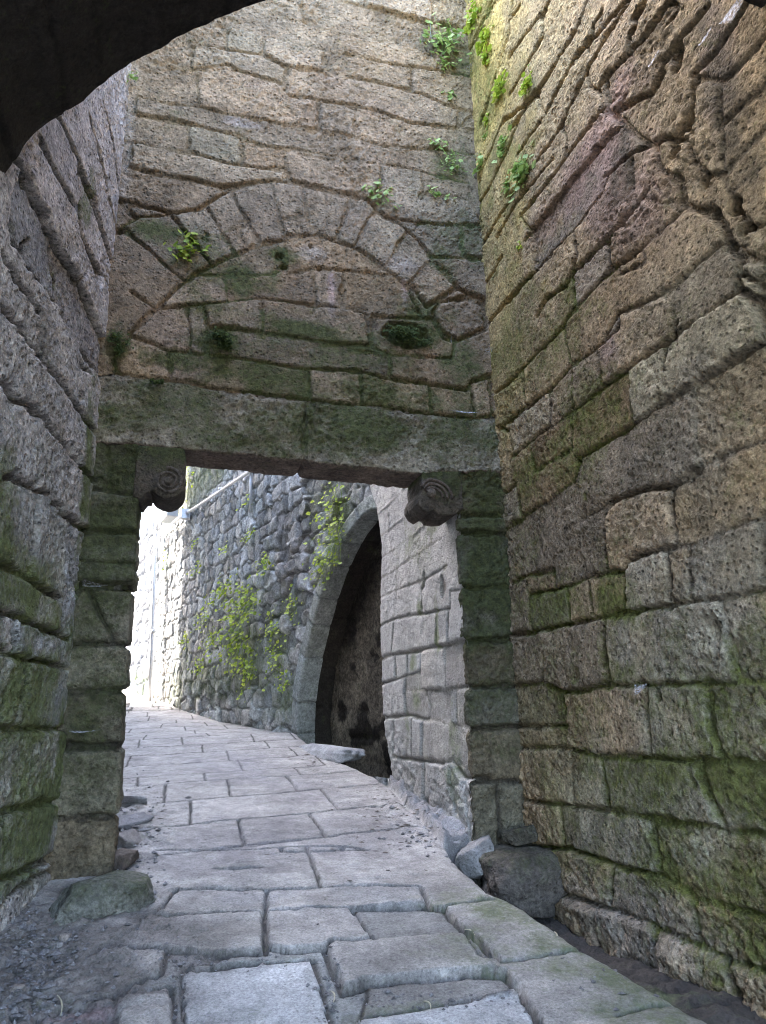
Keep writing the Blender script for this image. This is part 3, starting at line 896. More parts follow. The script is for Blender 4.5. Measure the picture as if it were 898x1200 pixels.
def jamb(name, edge_px, side, zj, z0, zt, width, reveal, mat, base, seed, mossy, vj=()):
    """side=-1: left jamb (opening towards +x), +1: right jamb"""
    ts_ = axis((-reveal, width, 0.0105))
    vs_ = axis((z0, zt, 0.0105))
    js = [(k, w, [(-reveal - .1, zz + (zz2 - zz) * 0), (0, zz), (width + .1, zz2)]) for zz, zz2, k, w in zj]
    js += [(0.9, .007, list(p)) for p in vj]
    D, K, TT, ZZ = joint_field(ts_, vs_, js, seed=seed, warp=0.014)
    h, jm, r1, r2, r3 = relief(D, K, TT, ZZ, seed, depth=0.045, rr=0.028, off=0.016, low=0.012, mid=0.014, fine=0.008, rough=1.1)
    face, dep, nf, ndp = wrap_profile(TT, 0.022)
    ex = np.interp(ZZ, [p[1] for p in edge_px], [p[0] for p in edge_px])
    h = h + 0.022 * fbm(np.stack([TT.ravel(), ZZ.ravel(), TT.ravel() * 0 + seed], 1) * np.array([1, 1.5, 1]), .16, 3, seed).reshape(h.shape)
    X = ex + side * (face + nf * h * 0.6)
    Y = GY - 0.004 + dep + ndp * h
    alb = colour(base, jm, r1, r2, r3, mortar=(0.05, 0.042, 0.035), var=0.35, hue=0.08)
    if side < 0:
        pass
    ms = blobs(TT, ZZ, mossy, seed + 3, .25)
    Vv = np.stack([X, Y, ZZ], -1).reshape(-1, 3)
    Fq_ = quads(*D.shape)
    return mesh_obj(name, Vv, Fq_, mat, gate, dict(alb=np.clip(alb.reshape(-1, 3), .01, 1), moss=ms.ravel()))


zx = lambda x, y: GW.uv(x, y)[1]
ledge = [(-0.29, 0.4), (-0.29, 1.0), (-0.305, 2.0), (-0.305, 3.1), (-0.30, 3.55)]
zjl = [(zx(160, 578), zx(108, 571), 1.2, .008), (zx(159, 623), zx(100, 623), 1.3, .010), (zx(155, 686), zx(83, 684), 1.8, .013), (zx(150, 755), zx(83, 754), 1.4, .011), (zx(147, 809), zx(83, 809), 1.3, .010), (zx(142, 875), zx(75, 877), 1.5, .012), (zx(133, 959), zx(68, 958), 1.4, .011), (zx(157, 660), zx(157, 660), .2, .002)]
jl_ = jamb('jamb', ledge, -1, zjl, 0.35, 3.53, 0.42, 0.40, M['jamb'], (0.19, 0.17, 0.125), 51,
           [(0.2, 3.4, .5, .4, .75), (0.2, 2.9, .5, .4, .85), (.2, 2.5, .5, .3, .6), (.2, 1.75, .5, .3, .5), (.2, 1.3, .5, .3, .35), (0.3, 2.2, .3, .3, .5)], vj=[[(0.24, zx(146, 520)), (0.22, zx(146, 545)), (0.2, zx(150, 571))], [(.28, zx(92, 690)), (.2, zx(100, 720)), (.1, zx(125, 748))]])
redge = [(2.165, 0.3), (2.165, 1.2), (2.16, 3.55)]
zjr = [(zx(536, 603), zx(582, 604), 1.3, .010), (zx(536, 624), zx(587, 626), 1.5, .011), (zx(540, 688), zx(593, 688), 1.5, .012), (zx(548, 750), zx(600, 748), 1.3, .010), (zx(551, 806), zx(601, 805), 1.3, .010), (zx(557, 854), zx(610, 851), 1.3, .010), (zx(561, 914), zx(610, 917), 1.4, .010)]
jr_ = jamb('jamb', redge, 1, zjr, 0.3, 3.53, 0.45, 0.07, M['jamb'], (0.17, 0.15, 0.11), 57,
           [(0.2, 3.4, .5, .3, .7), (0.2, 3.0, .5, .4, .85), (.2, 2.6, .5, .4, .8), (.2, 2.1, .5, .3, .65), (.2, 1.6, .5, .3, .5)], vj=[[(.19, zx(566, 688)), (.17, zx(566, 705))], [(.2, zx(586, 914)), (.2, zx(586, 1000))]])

# core of the jambs so that the wall is solid
for (x0, x1) in ((-0.85, -0.37), (2.27, 2.75)):
    bv, bf = box(x0, x1, 5.30, 5.585, 0.0, 3.61)
    o = mesh_obj('jamb_core', bv, bf, M['jamb'], gate, dict(alb=np.tile((0.12, 0.11, 0.09), (8, 1)), moss=np.zeros(8)), smooth=False)
    o.name = 'jamb_core'


# ---- scrolled corbels
def prism(poly, y0, y1, sub=0.012, jitter=0.004, seed=1):
    """closed outline (x,z) pushed from y0 (front) to y1; rounded front arris"""
    pts = []
    n = len(poly)
    for i in range(n):
        a, b = np.array(poly[i]), np.array(poly[(i + 1) % n])
        m = max(1, int(np.linalg.norm(b - a) / sub))
        for q in range(m):
            pts.append(a + (b - a) * q / m)
    P = np.array(pts)
    c = P.mean(0)
    lay = [(y0, 0.012), (y0 + 0.004, 0.005), (y0 + 0.012, 0.0)] + [(y, 0.0) for y in np.linspace(y0 + 0.04, y1, 8)]
    # inset normals
    nx = np.roll(P, -1, 0) - np.roll(P, 1, 0)
    nn = np.stack([nx[:, 1], -nx[:, 0]], 1)
    nn /= np.linalg.norm(nn, axis=1)[:, None] + 1e-9
    area = 0.5 * np.sum(P[:, 0] * np.roll(P[:, 1], -1) - np.roll(P[:, 0], -1) * P[:, 1])
    if area < 0:
        nn = -nn
    V, Fc = [], []
    N = len(P)
    for (y, ins) in lay:
        Q = P - nn * ins
        for q in Q:
            V.append((q[0], y, q[1]))
    V = np.array(V)
    V = V + nn_noise(V, jitter, seed)
    for l in range(len(lay) - 1):
        for i in range(N):
            j = (i + 1) % N
            Fc.append((l * N + i, l * N + j, (l + 1) * N + j, (l + 1) * N + i))
    Fc.append(tuple(range(N - 1, -1, -1)))
    Fc.append(tuple((len(lay) - 1) * N + i for i in range(N)))
    return V, Fc


def nn_noise(V, amp, seed):
    return np.stack([fbm(V, 0.07, 2, seed), fbm(V, 0.07, 2, seed + 9), fbm(V, 0.07, 2, seed + 21)], 1) * amp


def tube(pts, rad, segs=8, closed_ends=True):
    pts = np.array(pts, float)
    n = len(pts)
    rad = np.full(n, rad) if np.isscalar(rad) else np.array(rad)
    V, Fc = [], []
    prev = np.array([0.13, 0.37, 0.92])
    for i in range(n):
        t = pts[min(i + 1, n - 1)] - pts[max(i - 1, 0)]
        t /= np.linalg.norm(t) + 1e-12
        a = prev - t * (prev @ t)
        a /= np.linalg.norm(a) + 1e-12
        b = np.cross(t, a)
        prev = a
        for k in range(segs):
            th = 2 * math.pi * k / segs
            V.append(pts[i] + rad[i] * (math.cos(th) * a + math.sin(th) * b))
    for i in range(n - 1):
        for k in range(segs):
            k2 = (k + 1) % segs
            Fc.append((i * segs + k, i * segs + k2, (i + 1) * segs + k2, (i + 1) * segs + k))
    if closed_ends:
        Fc.append(tuple(range(segs - 1, -1, -1)))
        Fc.append(tuple((n - 1) * segs + k for k in range(segs)))
    return np.array(V), Fc


def spiral_relief(cx, cz, r0, turns, y, start, sgn, r_end=0.025, tr=0.013):
    pts, rad = [], []
    n = 90
    for i in range(n):
        f = i / (n - 1)
        r = r0 + (r_end - r0) * f
        th = start + sgn * turns * 2 * math.pi * f
        pts.append((cx + r * math.cos(th), y, cz + r * math.sin(th)))
        rad.append(tr * (1 - 0.35 * f))
    return tube(pts, rad, 8)


def arc(cx, cz, r, a0, a1, n=20):
    return [(cx + r * math.cos(math.radians(a0 + (a1 - a0) * i / n)), cz + r * math.sin(math.radians(a0 + (a1 - a0) * i / n))) for i in range(n + 1)]


def pz(x, y):
    return GW.uv(x, y)


# left corbel: cap moulding over a hanging volute
cL = pz(197, 565)
poly = [(-0.34, 3.512), (pz(216, 527)[0], 3.515), (pz(219, 540)[0], pz(219, 540)[1])] + arc(cL[0], cL[1], 0.128, 25, -150, 22) + [pz(177, 578), pz(172, 578), pz(166, 586), (-0.315, pz(160, 584)[1]), (-0.34, pz(158, 582)[1])]
V, Fc = prism(poly, 5.172, 5.56, seed=3)
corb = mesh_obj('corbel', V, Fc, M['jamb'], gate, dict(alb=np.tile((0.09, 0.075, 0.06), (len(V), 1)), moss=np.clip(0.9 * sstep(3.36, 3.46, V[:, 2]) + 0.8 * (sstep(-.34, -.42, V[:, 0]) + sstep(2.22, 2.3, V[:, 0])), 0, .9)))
corb['label'] = 'dark stone corbel with a full round scroll on its face'
V, Fc = spiral_relief(cL[0], cL[1], 0.102, 2.1, 5.168, math.radians(100), -1)
sc_ = mesh_obj('scroll', V - np.array(gate.location), Fc, M['jamb'], corb, dict(alb=np.tile((0.12, 0.10, 0.085), (len(V), 1)), moss=np.zeros(len(V))))


def boss(cx, y, cz, r, dep=0.03):
    V, Fc = [], []
    n, m = 16, 5
    for j in range(m):
        a = j / (m - 1) * math.pi / 2
        for i in range(n):
            th = 2 * math.pi * i / n
            V.append((cx + r * math.cos(a) * math.cos(th), y - dep * math.sin(a), cz + r * math.cos(a) * math.sin(th)))
    for j in range(m - 1):
        for i in range(n):
            Fc.append((j * n + i, j * n + (i + 1) % n, (j + 1) * n + (i + 1) % n, (j + 1) * n + i))
    return np.array(V), Fc


V, Fc = boss(cL[0], 5.172, cL[1], 0.03)
mesh_obj('scroll_eye', V - np.array(gate.location), Fc, M['jamb'], corb, dict(alb=np.tile((0.13, 0.11, 0.09), (len(V), 1)), moss=np.zeros(len(V))))

# right corbel: leaf-like swept scroll
cR = pz(504, 580)
poly = [(2.21, 3.50), (pz(487, 557)[0], 3.475), pz(485, 566), pz(486, 578), pz(481, 588), pz(481, 596), pz(486, 605), pz(494, 610), pz(502, 605), pz(505, 606), pz(509, 611), pz(520, 613), pz(532, 612), (2.175, pz(536, 607)[1]), (2.21, pz(540, 603)[1])]
poly = [(2.22 + (a - 2.22) * .86, 3.49 + (z - 3.49) * .86) for a, z in poly]
V, Fc = prism(poly, 5.188, 5.56, seed=5, jitter=.002)
corb2 = mesh_obj('corbel', V, Fc, M['jamb'], gate, dict(alb=np.tile((0.09, 0.075, 0.06), (len(V), 1)), moss=np.clip(0.9 * sstep(3.36, 3.46, V[:, 2]) + 0.8 * (sstep(-.34, -.42, V[:, 0]) + sstep(2.22, 2.3, V[:, 0])), 0, .9)))  # corbel colour lowered to paint the shade of its undercut
corb2['label'] = 'dark stone corbel carved as a swept half scroll'
parts_ = []
for rr_, wd in ((0.185, .014), (0.142, .013), (0.10, .012)):
    pts = []
    for i in range(30):
        a = math.radians(148 - 150 * i / 29)
        pts.append((cR[0] + 0.008 + rr_ * 0.95 * math.cos(a) * (1.0 if math.cos(a) > 0 else .55), 5.184, cR[1] - 0.02 + rr_ * 0.78 * math.sin(a)))
    parts_.append(tube(pts, wd))
Vs, Fs, off = [], [], 0
for V, Fc in parts_:
    Vs.append(V)
    Fs += [tuple(i + off for i in f) for f in Fc]
    off += len(V)
V = np.concatenate(Vs)
mesh_obj('scroll', V - np.array(gate.location), Fs, M['jamb'], corb2, dict(alb=np.tile((0.115, 0.09, 0.075), (len(V), 1)), moss=np.zeros(len(V))))
V, Fc = boss(cR[0] + .01, 5.188, cR[1] + 0.01, 0.042, 0.04)
mesh_obj('scroll_eye', V - np.array(gate.location), Fc, M['jamb'], corb2, dict(alb=np.tile((0.14, 0.115, 0.095), (len(V), 1)), moss=np.zeros(len(V))))

# =================================================================== PALE PASSAGE PIER
PW = Plane((2.178, 0, 0), 0.0)
J_P = trace("""
PA 0.8 .006 : 50,280 130,210 220,110 ; 80,405 230,280 300,225 ; 75,545 230,430 400,300 ; 80,665 200,590 380,460 450,420 ; 70,785 200,730 340,680 490,590
PA 1.0 .007 : 80,955 180,910 420,870 510,850 ; 100,1160 170,1130 340,1100 500,1075 605,1040 ; 0,130 50,80
PA 0.7 .005 : 220,300 225,430 ; 120,250 130,330 ; 170,620 180,760 ; 330,690 340,890 ; 425,870 435,1080 ; 510,745 590,735 ; 380,300 385,450
PA 1.5 .010 : 165,940 155,1130 ; 500,860 505,1080
PA 2.4 .018 : 345,640 335,730
PB 1.0 .008 : 80,50 150,30 290,15 ; 85,185 200,150 285,120 ; 210,215 300,220 430,220 540,200 ; 95,365 220,350 300,375 350,370 440,400 560,410 ; 310,230 345,360
PB 1.5 .011 : 150,30 155,160 ; 210,30 215,130 ; 285,20 290,190 ; 205,200 210,310 ; 435,230 440,390 ; 295,380 300,590 ; 150,570 300,590 400,605 450,590 510,680 590,690
PB 0.8 .007 : 245,380 245,560 ; 440,410 430,590 ; 150,380 150,560 ; 410,60 415,150 ; 470,220 475,400 ; 500,420 510,680
PB 2.2 .018 : 330,610 335,760 340,850 ; 440,610 480,860 ; 300,600 310,800
PB 1.2 .010 : 240,590 250,800 ; 520,700 560,1000
""")
jp = [(k * .8, w * .55, p) for k, w, p in snap_ends(uvj(PW, J_P), .16)] + coursed(5.2, 8.0, 4.6, 10, 33, (.28, .42))
us = axis((5.222, 8.0, 0.0125))
vs = axis((0.3, 4.7, 0.0115), (4.7, 10.0, 0.06))
D, K, UU, VV = joint_field(us, vs, jp, seed=15, warp=0.005)
pits = [(*PW.uv(x, y), ru, rv, d) for x, y, ru, rv, d in [(518, 687, .045, .10, .11), (496, 681, .04, .08, .07), (445, 565, .1, .06, .05), (477, 583, .04, .05, .06)]]
rough = 0.5 + 1.3 * sstep(1.55, 1.1, VV)
h, jm, r1, r2, r3 = relief(D, K, UU, VV, 17, depth=0.022, rr=0.022, off=0.008, low=0.012, mid=0.009, fine=0.004, pits=pits, rough=rough)
alb = colour((0.42, 0.41, 0.39), jm, r1, r2, r3, mortar=(0.2, 0.19, 0.16), var=0.22, hue=0.04, jmix=0.6)
alb = tint(alb, UU, VV, px_tints(PW, [(515, 760, .2, .5, (.33, .32, .31), .5), (480, 600, .8, .5, (.44, .43, .42), .5), (520, 690, .05, .09, (.13, .10, .08), .8), (500, 900, .8, .3, (.36, .34, .31), .5)]), 80)
moss = blobs(UU, VV, px_blobs(PW, [(490, 630, .7, .35, .35), (513, 735, .05, .25, .75), (484, 775, .1, .12, .75), (492, 710, .1, .12, .7), (488, 820, .15, .15, .5), (535, 900, .2, .5, .5), (505, 620, .2, .1, .6), (480, 850, .1, .3, .4)]), 39, .2)
edge = [PW.uv(*p) for p in [(424, 540), (428, 565), (438, 597), (444, 640), (443, 690), (444, 740), (447, 780), (449, 840), (452, 862), (459, 890), (459, 940), (459, 990)]]
ez, ey = [e[1] for e in edge][::-1], [e[0] for e in edge][::-1]
ye = np.interp(VV, ez, ey)
# rounded far arris
UUc = np.minimum(UU, ye)
drop = np.clip((UU - ye) / 0.12, 0, 1)
V = PW.world(UUc.ravel(), VV.ravel(), (h - 0.18 * drop - 0.05 * sstep(0.08, 0, ye - UU)).ravel())
kp = (UU[:-1, :-1] < ye[:-1, :-1] + 0.12)
V, Fq, att = compact(V, quads(*D.shape, keep=kp), dict(alb=np.clip(alb.reshape(-1, 3), .01, 1), moss=moss.ravel()))
V, Fq, att = add_back(V, Fq, att, [box(2.30, 4.2, 5.59, 7.22, 0.0, 9.95)], (0.4, 0.39, 0.37))
pier = mesh_obj('passage_wall', V, Fq, M['pale'], None, att)
tag(pier, 'pale grey dressed stone side of the passage just inside the doorway on its right', 'wall')

# =================================================================== RUBBLE WALL WITH POINTED ARCH
P0 = GroundMap().pt(350, 860)
IV = Plane((P0[0], P0[1], 0), -16.0)
if IV.U[1] < 0:
    IV.U = -IV.U
base_px = [(345, 858), (320, 856), (300, 852.5), (264, 846), (235, 838), (207, 829.5), (190, 823), (173, 817), (150, 810), (130, 803)]
gpts = [IV.pt(*p) for p in base_px]
GYT = [p[1] for p in gpts]
GZT = [p[2] for p in gpts]
order = np.argsort(GYT)
GYT = np.array(GYT)[order]
GZT = np.array(GZT)[order]


def ground_z(y):
    y = np.asarray(y, float)
    near = 0.12 * y
    far = np.interp(y, np.concatenate([[10.4], GYT, [60]]), np.concatenate([[10.4 * 0.12], GZT, [GZT[-1] + 1.5]]))
    return np.where(y < 10.4, near, far)


rub = thing('rubble_wall', 'tall blue-grey rubble wall draped in plants behind the doorway, with a dark pointed arch', 'wall', (P0[0], P0[1], 1.3))


def voronoi_joints(us, vs, cell, seed, ax=1.0, rowy=1.0, warp=0.03):
    """F2-F1 distances of jittered cells on the grid + cell id"""
    UU, VV = np.meshgrid(us, vs, indexing='ij')
    Pn = np.stack([UU.ravel(), VV.ravel(), np.full(UU.size, seed * 1.0)], 1)
    x = UU / (cell * ax) + (warp / cell * fbm(Pn, 0.25, 2, seed)).reshape(UU.shape)
    y = VV / (cell * rowy) + (warp / cell * fbm(Pn, 0.25, 2, seed + 4)).reshape(UU.shape)
    x = x + 0.5 * (np.floor(y) % 2)
    ix, iy = np.floor(x).astype(int), np.floor(y).astype(int)
    f1 = np.full(UU.shape, 9.0)
    f2 = np.full(UU.shape, 9.0)
    idd = np.zeros(UU.shape, np.int64)
    for dx in (-2, -1, 0, 1, 2):
        for dy in (-1, 0, 1):
            cx, cy = ix + dx, iy + dy
            z = np.zeros_like(cx)
            jx = cx + 0.5 + 0.42 * (2 * _hash(cx, cy, z, seed) - 1)
            jy = cy + 0.5 + 0.30 * (2 * _hash(cx, cy, z + 1, seed + 1) - 1)
            d = np.maximum(np.abs(x - jx) * ax, 0) ** 1.6 + np.maximum(np.abs(y - jy) * rowy * 1.05, 0) ** 1.6
            d = d ** (1 / 1.6)
            nearer = d < f1
            f2 = np.where(nearer, f1, np.minimum(f2, d))
            idd = np.where(nearer, cx * 7919 + cy * 104729 + 10 ** 6, idd)
            f1 = np.where(nearer, d, f1)
    return (f2 - f1) * cell * 0.5, idd, UU, VV


# arch outline in (s, z) of this wall, left springer traced, right half mirrored about the apex
tr_l = [IV.uv(*p) for p in [(351, 905), (350, 875), (350, 850), (351, 825), (354, 800), (360, 768), (367, 738), (376, 705), (387, 672), (399, 645), (412, 622), (425, 606), (437, 597)]]
apex = tr_l[-1]
arch = tr_l + [(2 * apex[0] - a, z) for a, z in tr_l[-2::-1]]
arch = np.array(arch)
sL, sR = arch[0][0], arch[-1][0]

us = axis((-5.2, -2.0, 0.05), (-2.0, 2.0, 0.022), (2.0, 8.35, 0.03))
vs = axis((0.6, 6.4, 0.024), (6.4, 9.8, 0.05))
Dv, idd, UU, VV = voronoi_joints(us, vs, 0.30, 71, ax=1.15, rowy=0.95)
P = np.stack([UU.ravel(), VV.ravel(), np.full(UU.size, 5.0)], 1)
pl = 0.22 * sstep(5.9, 6.6, VV + 0.3 * fbm(P, 0.5, 2, 6).reshape(UU.shape))          # rendered upper part
r1, r2, r3 = [_hash(idd.ravel(), idd.ravel() * 0, idd.ravel() * 0 + q, 3).reshape(UU.shape) for q in (1, 2, 3)]
Dv = Dv - 0.010
t = np.clip(Dv / 0.035, 0, 1)
prof = np.sqrt(np.clip(1 - (1 - t) ** 2, 0, 1))
chaos = blobs(UU, VV, px_blobs(IV, [(345, 660, 1.6, 1.6, 1.0), (360, 590, 2.0, 1.0, .9), (260, 830, 4.5, .5, .7), (330, 720, 1.0, 1.0, .8)]), 88, .4)
h = (1 - pl) * ((0.03 + 0.03 * chaos) * (prof - 1) + (0.016 + 0.09 * chaos) * (r1 - 0.5) * prof) + ((0.03 + .05 * chaos) * fbm(P, 0.35, 3, 8).reshape(UU.shape)) + 0.012 * fbm(P, 0.09, 2, 9).reshape(UU.shape)
jm = (1 - sstep(0, 0.02, Dv)) * (1 - pl)
alb = colour((0.43, 0.43, 0.42), jm, r1, r2, r3, mortar=(0.13, 0.13, 0.125), var=0.36, hue=0.05, jmix=0.6)
streak = fbm(P * np.array([1, 0.12, 1]), 0.16, 3, 12).reshape(UU.shape)
rend = np.array((0.30, 0.305, 0.275))[None, None, :] * (1 + 0.55 * streak)[:, :, None]
alb = alb * (1 - pl[:, :, None]) + rend * pl[:, :, None]
st2 = sstep(0.15, 0.5, fbm(P * np.array([1, 0.2, 1]), 0.3, 3, 44).reshape(UU.shape)) * sstep(3.5, 5.5, VV)
alb = alb * (1 - 0.45 * st2[:, :, None])
alb = tint(alb, UU, VV, px_tints(IV, [(345, 640, 1.0, 1.0, (.16, .145, .135), .6), (400, 560, 1.5, .6, (.17, .165, .14), .6), (230, 560, 3, .5, (.2, .21, .15), .5), (335, 820, .9, .35, (.24, .29, .26), .6), (210, 700, 1.8, 2.2, (.27, .285, .31), .5)]), 90)
moss = blobs(UU, VV, px_blobs(IV, [(240, 560, 2.5, .6, .5), (300, 760, 2.0, .8, .45), (250, 800, 3.5, .5, .5), (390, 600, 1.0, .6, .45), (330, 830, .8, .3, .5), (210, 800, 2, .8, .4)]), 95, .4)
CUm, CVm = np.meshgrid((us[:-1] + us[1:]) / 2, (vs[:-1] + vs[1:]) / 2, indexing='ij')
# ring band is laid over the hole's edge, so the rough cut stays behind it
inarch = in_poly(CUm, CVm, [tuple(a) for a in arch])
# widen the hole a little
grow = np.array([(a + (0.05 if a > apex[0] else -0.05) * 0 + (a - apex[0]) * 0.04, z + 0.06) for a, z in arch])
inarch = in_poly(CUm, CVm, [tuple(a) for a in grow])
V = IV.world(UU.ravel(), VV.ravel(), h.ravel())
V, Fq, att = compact(V, quads(*UU.shape, keep=~inarch), dict(alb=np.clip(alb.reshape(-1, 3), .01, 1), moss=moss.ravel()))


def slab_uv(pl, u0, u1, z0, z1, d0, d1):
    bv = []
    for zz in (z0, z1):
        for dd in (d0, d1):
            for uu in (u0, u1):
                q = pl.O + pl.U * uu - pl.N * dd
                bv.append((q[0], q[1], zz))
    return np.array(bv), box(0, 1, 0, 1, 0, 1)[1]


V, Fq, att = add_back(V, Fq, att, [slab_uv(IV, 0.24, 8.3, 0.3, 9.75, 0.16, 1.0), slab_uv(IV, -5.2, 0.42, 5.0, 9.75, 0.16, 1.0)])
mesh_obj('masonry', V, Fq, M['rubble'], rub, att)


def ring_sheet(curve, plane, r_out, depth, step, joints_n, seed, proud, base, mat, nm, parent, var=0.12, jit=0.0, rough=0.6, depth_axis=None, moss_s=0.0, jk=1.0, smooth=0.12):
    """dressed ring that follows an outline; wraps from the face round the arris to the intrados"""
    c = np.array(curve)
    seg = np.hypot(*(c[1:] - c[:-1]).T)
    L = np.concatenate([[0], np.cumsum(seg)])
    ls = np.arange(0, L[-1], step)
    cx, cz = np.interp(ls, L, c[:, 0]), np.interp(ls, L, c[:, 1])
    k = max(1, int(smooth / step))
    ker = np.ones(2 * k + 1) / (2 * k + 1)
    sm = lambda a: np.convolve(np.pad(a, k, 'edge'), ker, 'valid')
    cx, cz = sm(cx), sm(cz)
    tx, tz = np.gradient(cx), np.gradient(cz)
    nrm = np.hypot(tx, tz)
    nx, nz = -tz / nrm, tx / nrm
    mid = np.array([(curve[0][0] + curve[-1][0]) / 2, min(curve[0][1], curve[-1][1])])
    sg = np.sign((cx - mid[0]) * nx + (cz - mid[1]) * nz)
    s0 = np.sign(sg.sum())
    nx, nz = nx * s0, nz * s0
    ts_ = np.concatenate([axis((-depth, -0.06, max(step, 0.03))), axis((-0.06 + step, r_out, step))])
    js = []
    rr = random.Random(seed)
    n = joints_n
    for i in range(1, n):
        q = L[-1] * (i + rr.uniform(-.2, .2)) / n
        js.append((jk, .006, [(q, -depth - .1), (q, r_out + .1)]))
    D, K, LL, TT = joint_field(ls, ts_, js, seed=seed, warp=0.008)
    D = np.minimum(D, r_out + 0.05 * 0 - TT)
    h, jm, a1, a2, a3 = relief(D, K, LL, TT, seed, depth=0.02, rr=0.02, off=0.012, low=0.010, mid=0.007, fine=0.003, rough=rough, tilt=0.02)
    face, dep, nf, ndp = wrap_profile(TT, 0.02)
    ra = face + nf * h
    S = cx[:, None] + nx[:, None] * ra
    Zz = cz[:, None] + nz[:, None] * ra
    back = dep + ndp * h - proud
    X = plane.O[0] + plane.U[0] * S - plane.N[0] * back
    Y = plane.O[1] + plane.U[1] * S - plane.N[1] * back
    if depth_axis is not None:
        X = plane.O[0] + plane.U[0] * S + depth_axis[0] * back
        Y = plane.O[1] + plane.U[1] * S + depth_axis[1] * back
    alb = colour(base, jm, a1, a2, a3, mortar=tuple(0.6 * b for b in base), var=var, hue=0.04)
    return mesh_obj(nm, np.stack([X, Y, Zz], -1).reshape(-1, 3), quads(*D.shape), mat, parent, dict(alb=np.clip(alb.reshape(-1, 3), .01, 1), moss=np.full(D.size, moss_s)))


ring_sheet(arch, IV, 0.21, 0.30, 0.02, 17, 101, 0.03, (0.33, 0.35, 0.335), M['rubble'], 'arch_ring', rub, moss_s=0.1, smooth=0.05, var=.2)
arch_in = np.array([(apex[0] + (a - apex[0]) * 1.015, z + .03) for a, z in arch])
ring_sheet(arch_in, IV, 0.05, 0.4, 0.03, 12, 103, -0.25, (0.05, 0.042, 0.036), M['dark'], 'arch_soffit', rub, smooth=0.05)  # near-black albedo paints the recess darkness onto the soffit
# niche behind the arch: back wall with peeling plaster, floor and flank
us = axis((sR - 0.4, sL + 0.4, 0.04))
vs = axis((-0.4, apex[1] + 0.5, 0.04))
UU, VV = np.meshgrid(us, vs, indexing='ij')
P = np.stack([UU.ravel(), VV.ravel(), np.full(UU.size, 9.0)], 1)
Dn, Kn, _, _ = joint_field(us, vs, coursed(sR - .5, sL + .5, -.5, apex[1] + .6, 207, (.3, .42), (.5, .9), 1.0, .012), seed=31)
hn, jn, n1, n2, n3 = relief(Dn, Kn, UU, VV, 207, depth=.03, rr=.04)
q = sstep(0.12, 0.26, fbm(P, 0.32, 4, 5))
h = 0.02 * fbm(P, 0.3, 3, 3) + hn.ravel() * (.25 + .75 * q)
niche_shade = sstep(0.0, 0.9, (VV.ravel() - 2.2) - 0.75 * (apex[0] + 1.4 - UU.ravel()) + 0.3 * fbm(P, .3, 2, 8))  # upper arc of the back wall, darkened to paint shade inside the niche
q = np.maximum(q, niche_shade)
alb = np.array((0.165, 0.138, 0.105))[None] * (1 - q[:, None]) + np.array((0.05, 0.04, 0.032))[None] * (q * (.6 + .8 * n1.ravel()))[:, None]  # plaster dimmed for recess shade; the small dark patches are bare stone
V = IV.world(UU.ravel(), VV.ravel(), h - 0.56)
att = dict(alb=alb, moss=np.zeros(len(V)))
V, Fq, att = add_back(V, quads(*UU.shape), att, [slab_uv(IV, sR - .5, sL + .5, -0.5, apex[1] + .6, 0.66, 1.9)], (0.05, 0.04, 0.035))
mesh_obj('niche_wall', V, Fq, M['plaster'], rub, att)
bv, bf = slab_uv(IV, sR - 0.6, sL + 0.6, -0.4, -0.1, -0.3, 1.3)
mesh_obj('niche_floor', bv, bf, M['soil'], rub, smooth=False)

# far sunlit wall: lighter, mortared
FW = Plane(tuple(IV.O + IV.N * -0.03), -16.0)
if FW.U[1] < 0:
    FW.U = -FW.U
us = axis((7.95, 20.0, 0.04))
vs = axis((1.4, 7.2, 0.035))
Dv, idd, UU, VV = voronoi_joints(us, vs, 0.55, 81, ax=1.2, rowy=0.9)
P = np.stack([UU.ravel(), VV.ravel(), np.full(UU.size, 7.0)], 1)
r1, r2, r3 = [_hash(idd.ravel(), idd.ravel() * 0, idd.ravel() * 0 + q_, 5).reshape(UU.shape) for q_ in (1, 2, 3)]
Dv = Dv - 0.02
t = np.clip(Dv / 0.07, 0, 1)
h = 0.06 * (np.sqrt(np.clip(1 - (1 - t) ** 2, 0, 1)) - 1) + 0.02 * fbm(P, 0.3, 3, 2).reshape(UU.shape)
jm = 1 - sstep(0, 0.03, Dv)
alb = colour((0.21, 0.21, 0.215), jm, r1, r2, r3, mortar=(0.07, 0.07, 0.075), var=0.15, hue=0.03)
moss = blobs(UU, VV, [(9, 2.2, 2, .6, .5), (13, 2.4, 4, .6, .5)], 3, .4)
topz = 6.75 + 0.12 * np.floor(3 * (fbm(np.stack([us, us * 0, us * 0], 1), 0.6, 2, 4))) / 2
kp = (0.5 * (VV[:-1, :-1] + VV[1:, 1:])) < topz[:-1, None]
V = FW.world(UU.ravel(), VV.ravel(), h.ravel())
V, Fq, att = compact(V, quads(*UU.shape, keep=kp), dict(alb=np.clip(alb.reshape(-1, 3), .01, 1), moss=moss.ravel()))
V, Fq, att = add_back(V, Fq, att, [slab_uv(FW, 7.96, 20, 1.0, 6.55, 0.10, 0.8)], (0.36, 0.36, 0.36))
fw = mesh_obj('lane_end_wall', V, Fq, M['rubble'], None, att)
tag(fw, 'sunlit pale stone wall at the far left end of the lane, bright with dark joints', 'wall')

# unseen wall added to block sun from the lane, kept behind the left jamb
lv, lf = merge([box(-2.6, -1.75, 5.62, 19.1, 0.0, 12.0), box(-2.65, -1.70, 5.62, 19.15, 12.0, 12.15)])
lnw = mesh_obj('lane_sun_blocker', lv, lf, M['laneblocker'], None, None, smooth=False)
tag(lnw, 'unseen wall added to shade the lane, hidden beyond the left jamb', 'wall')

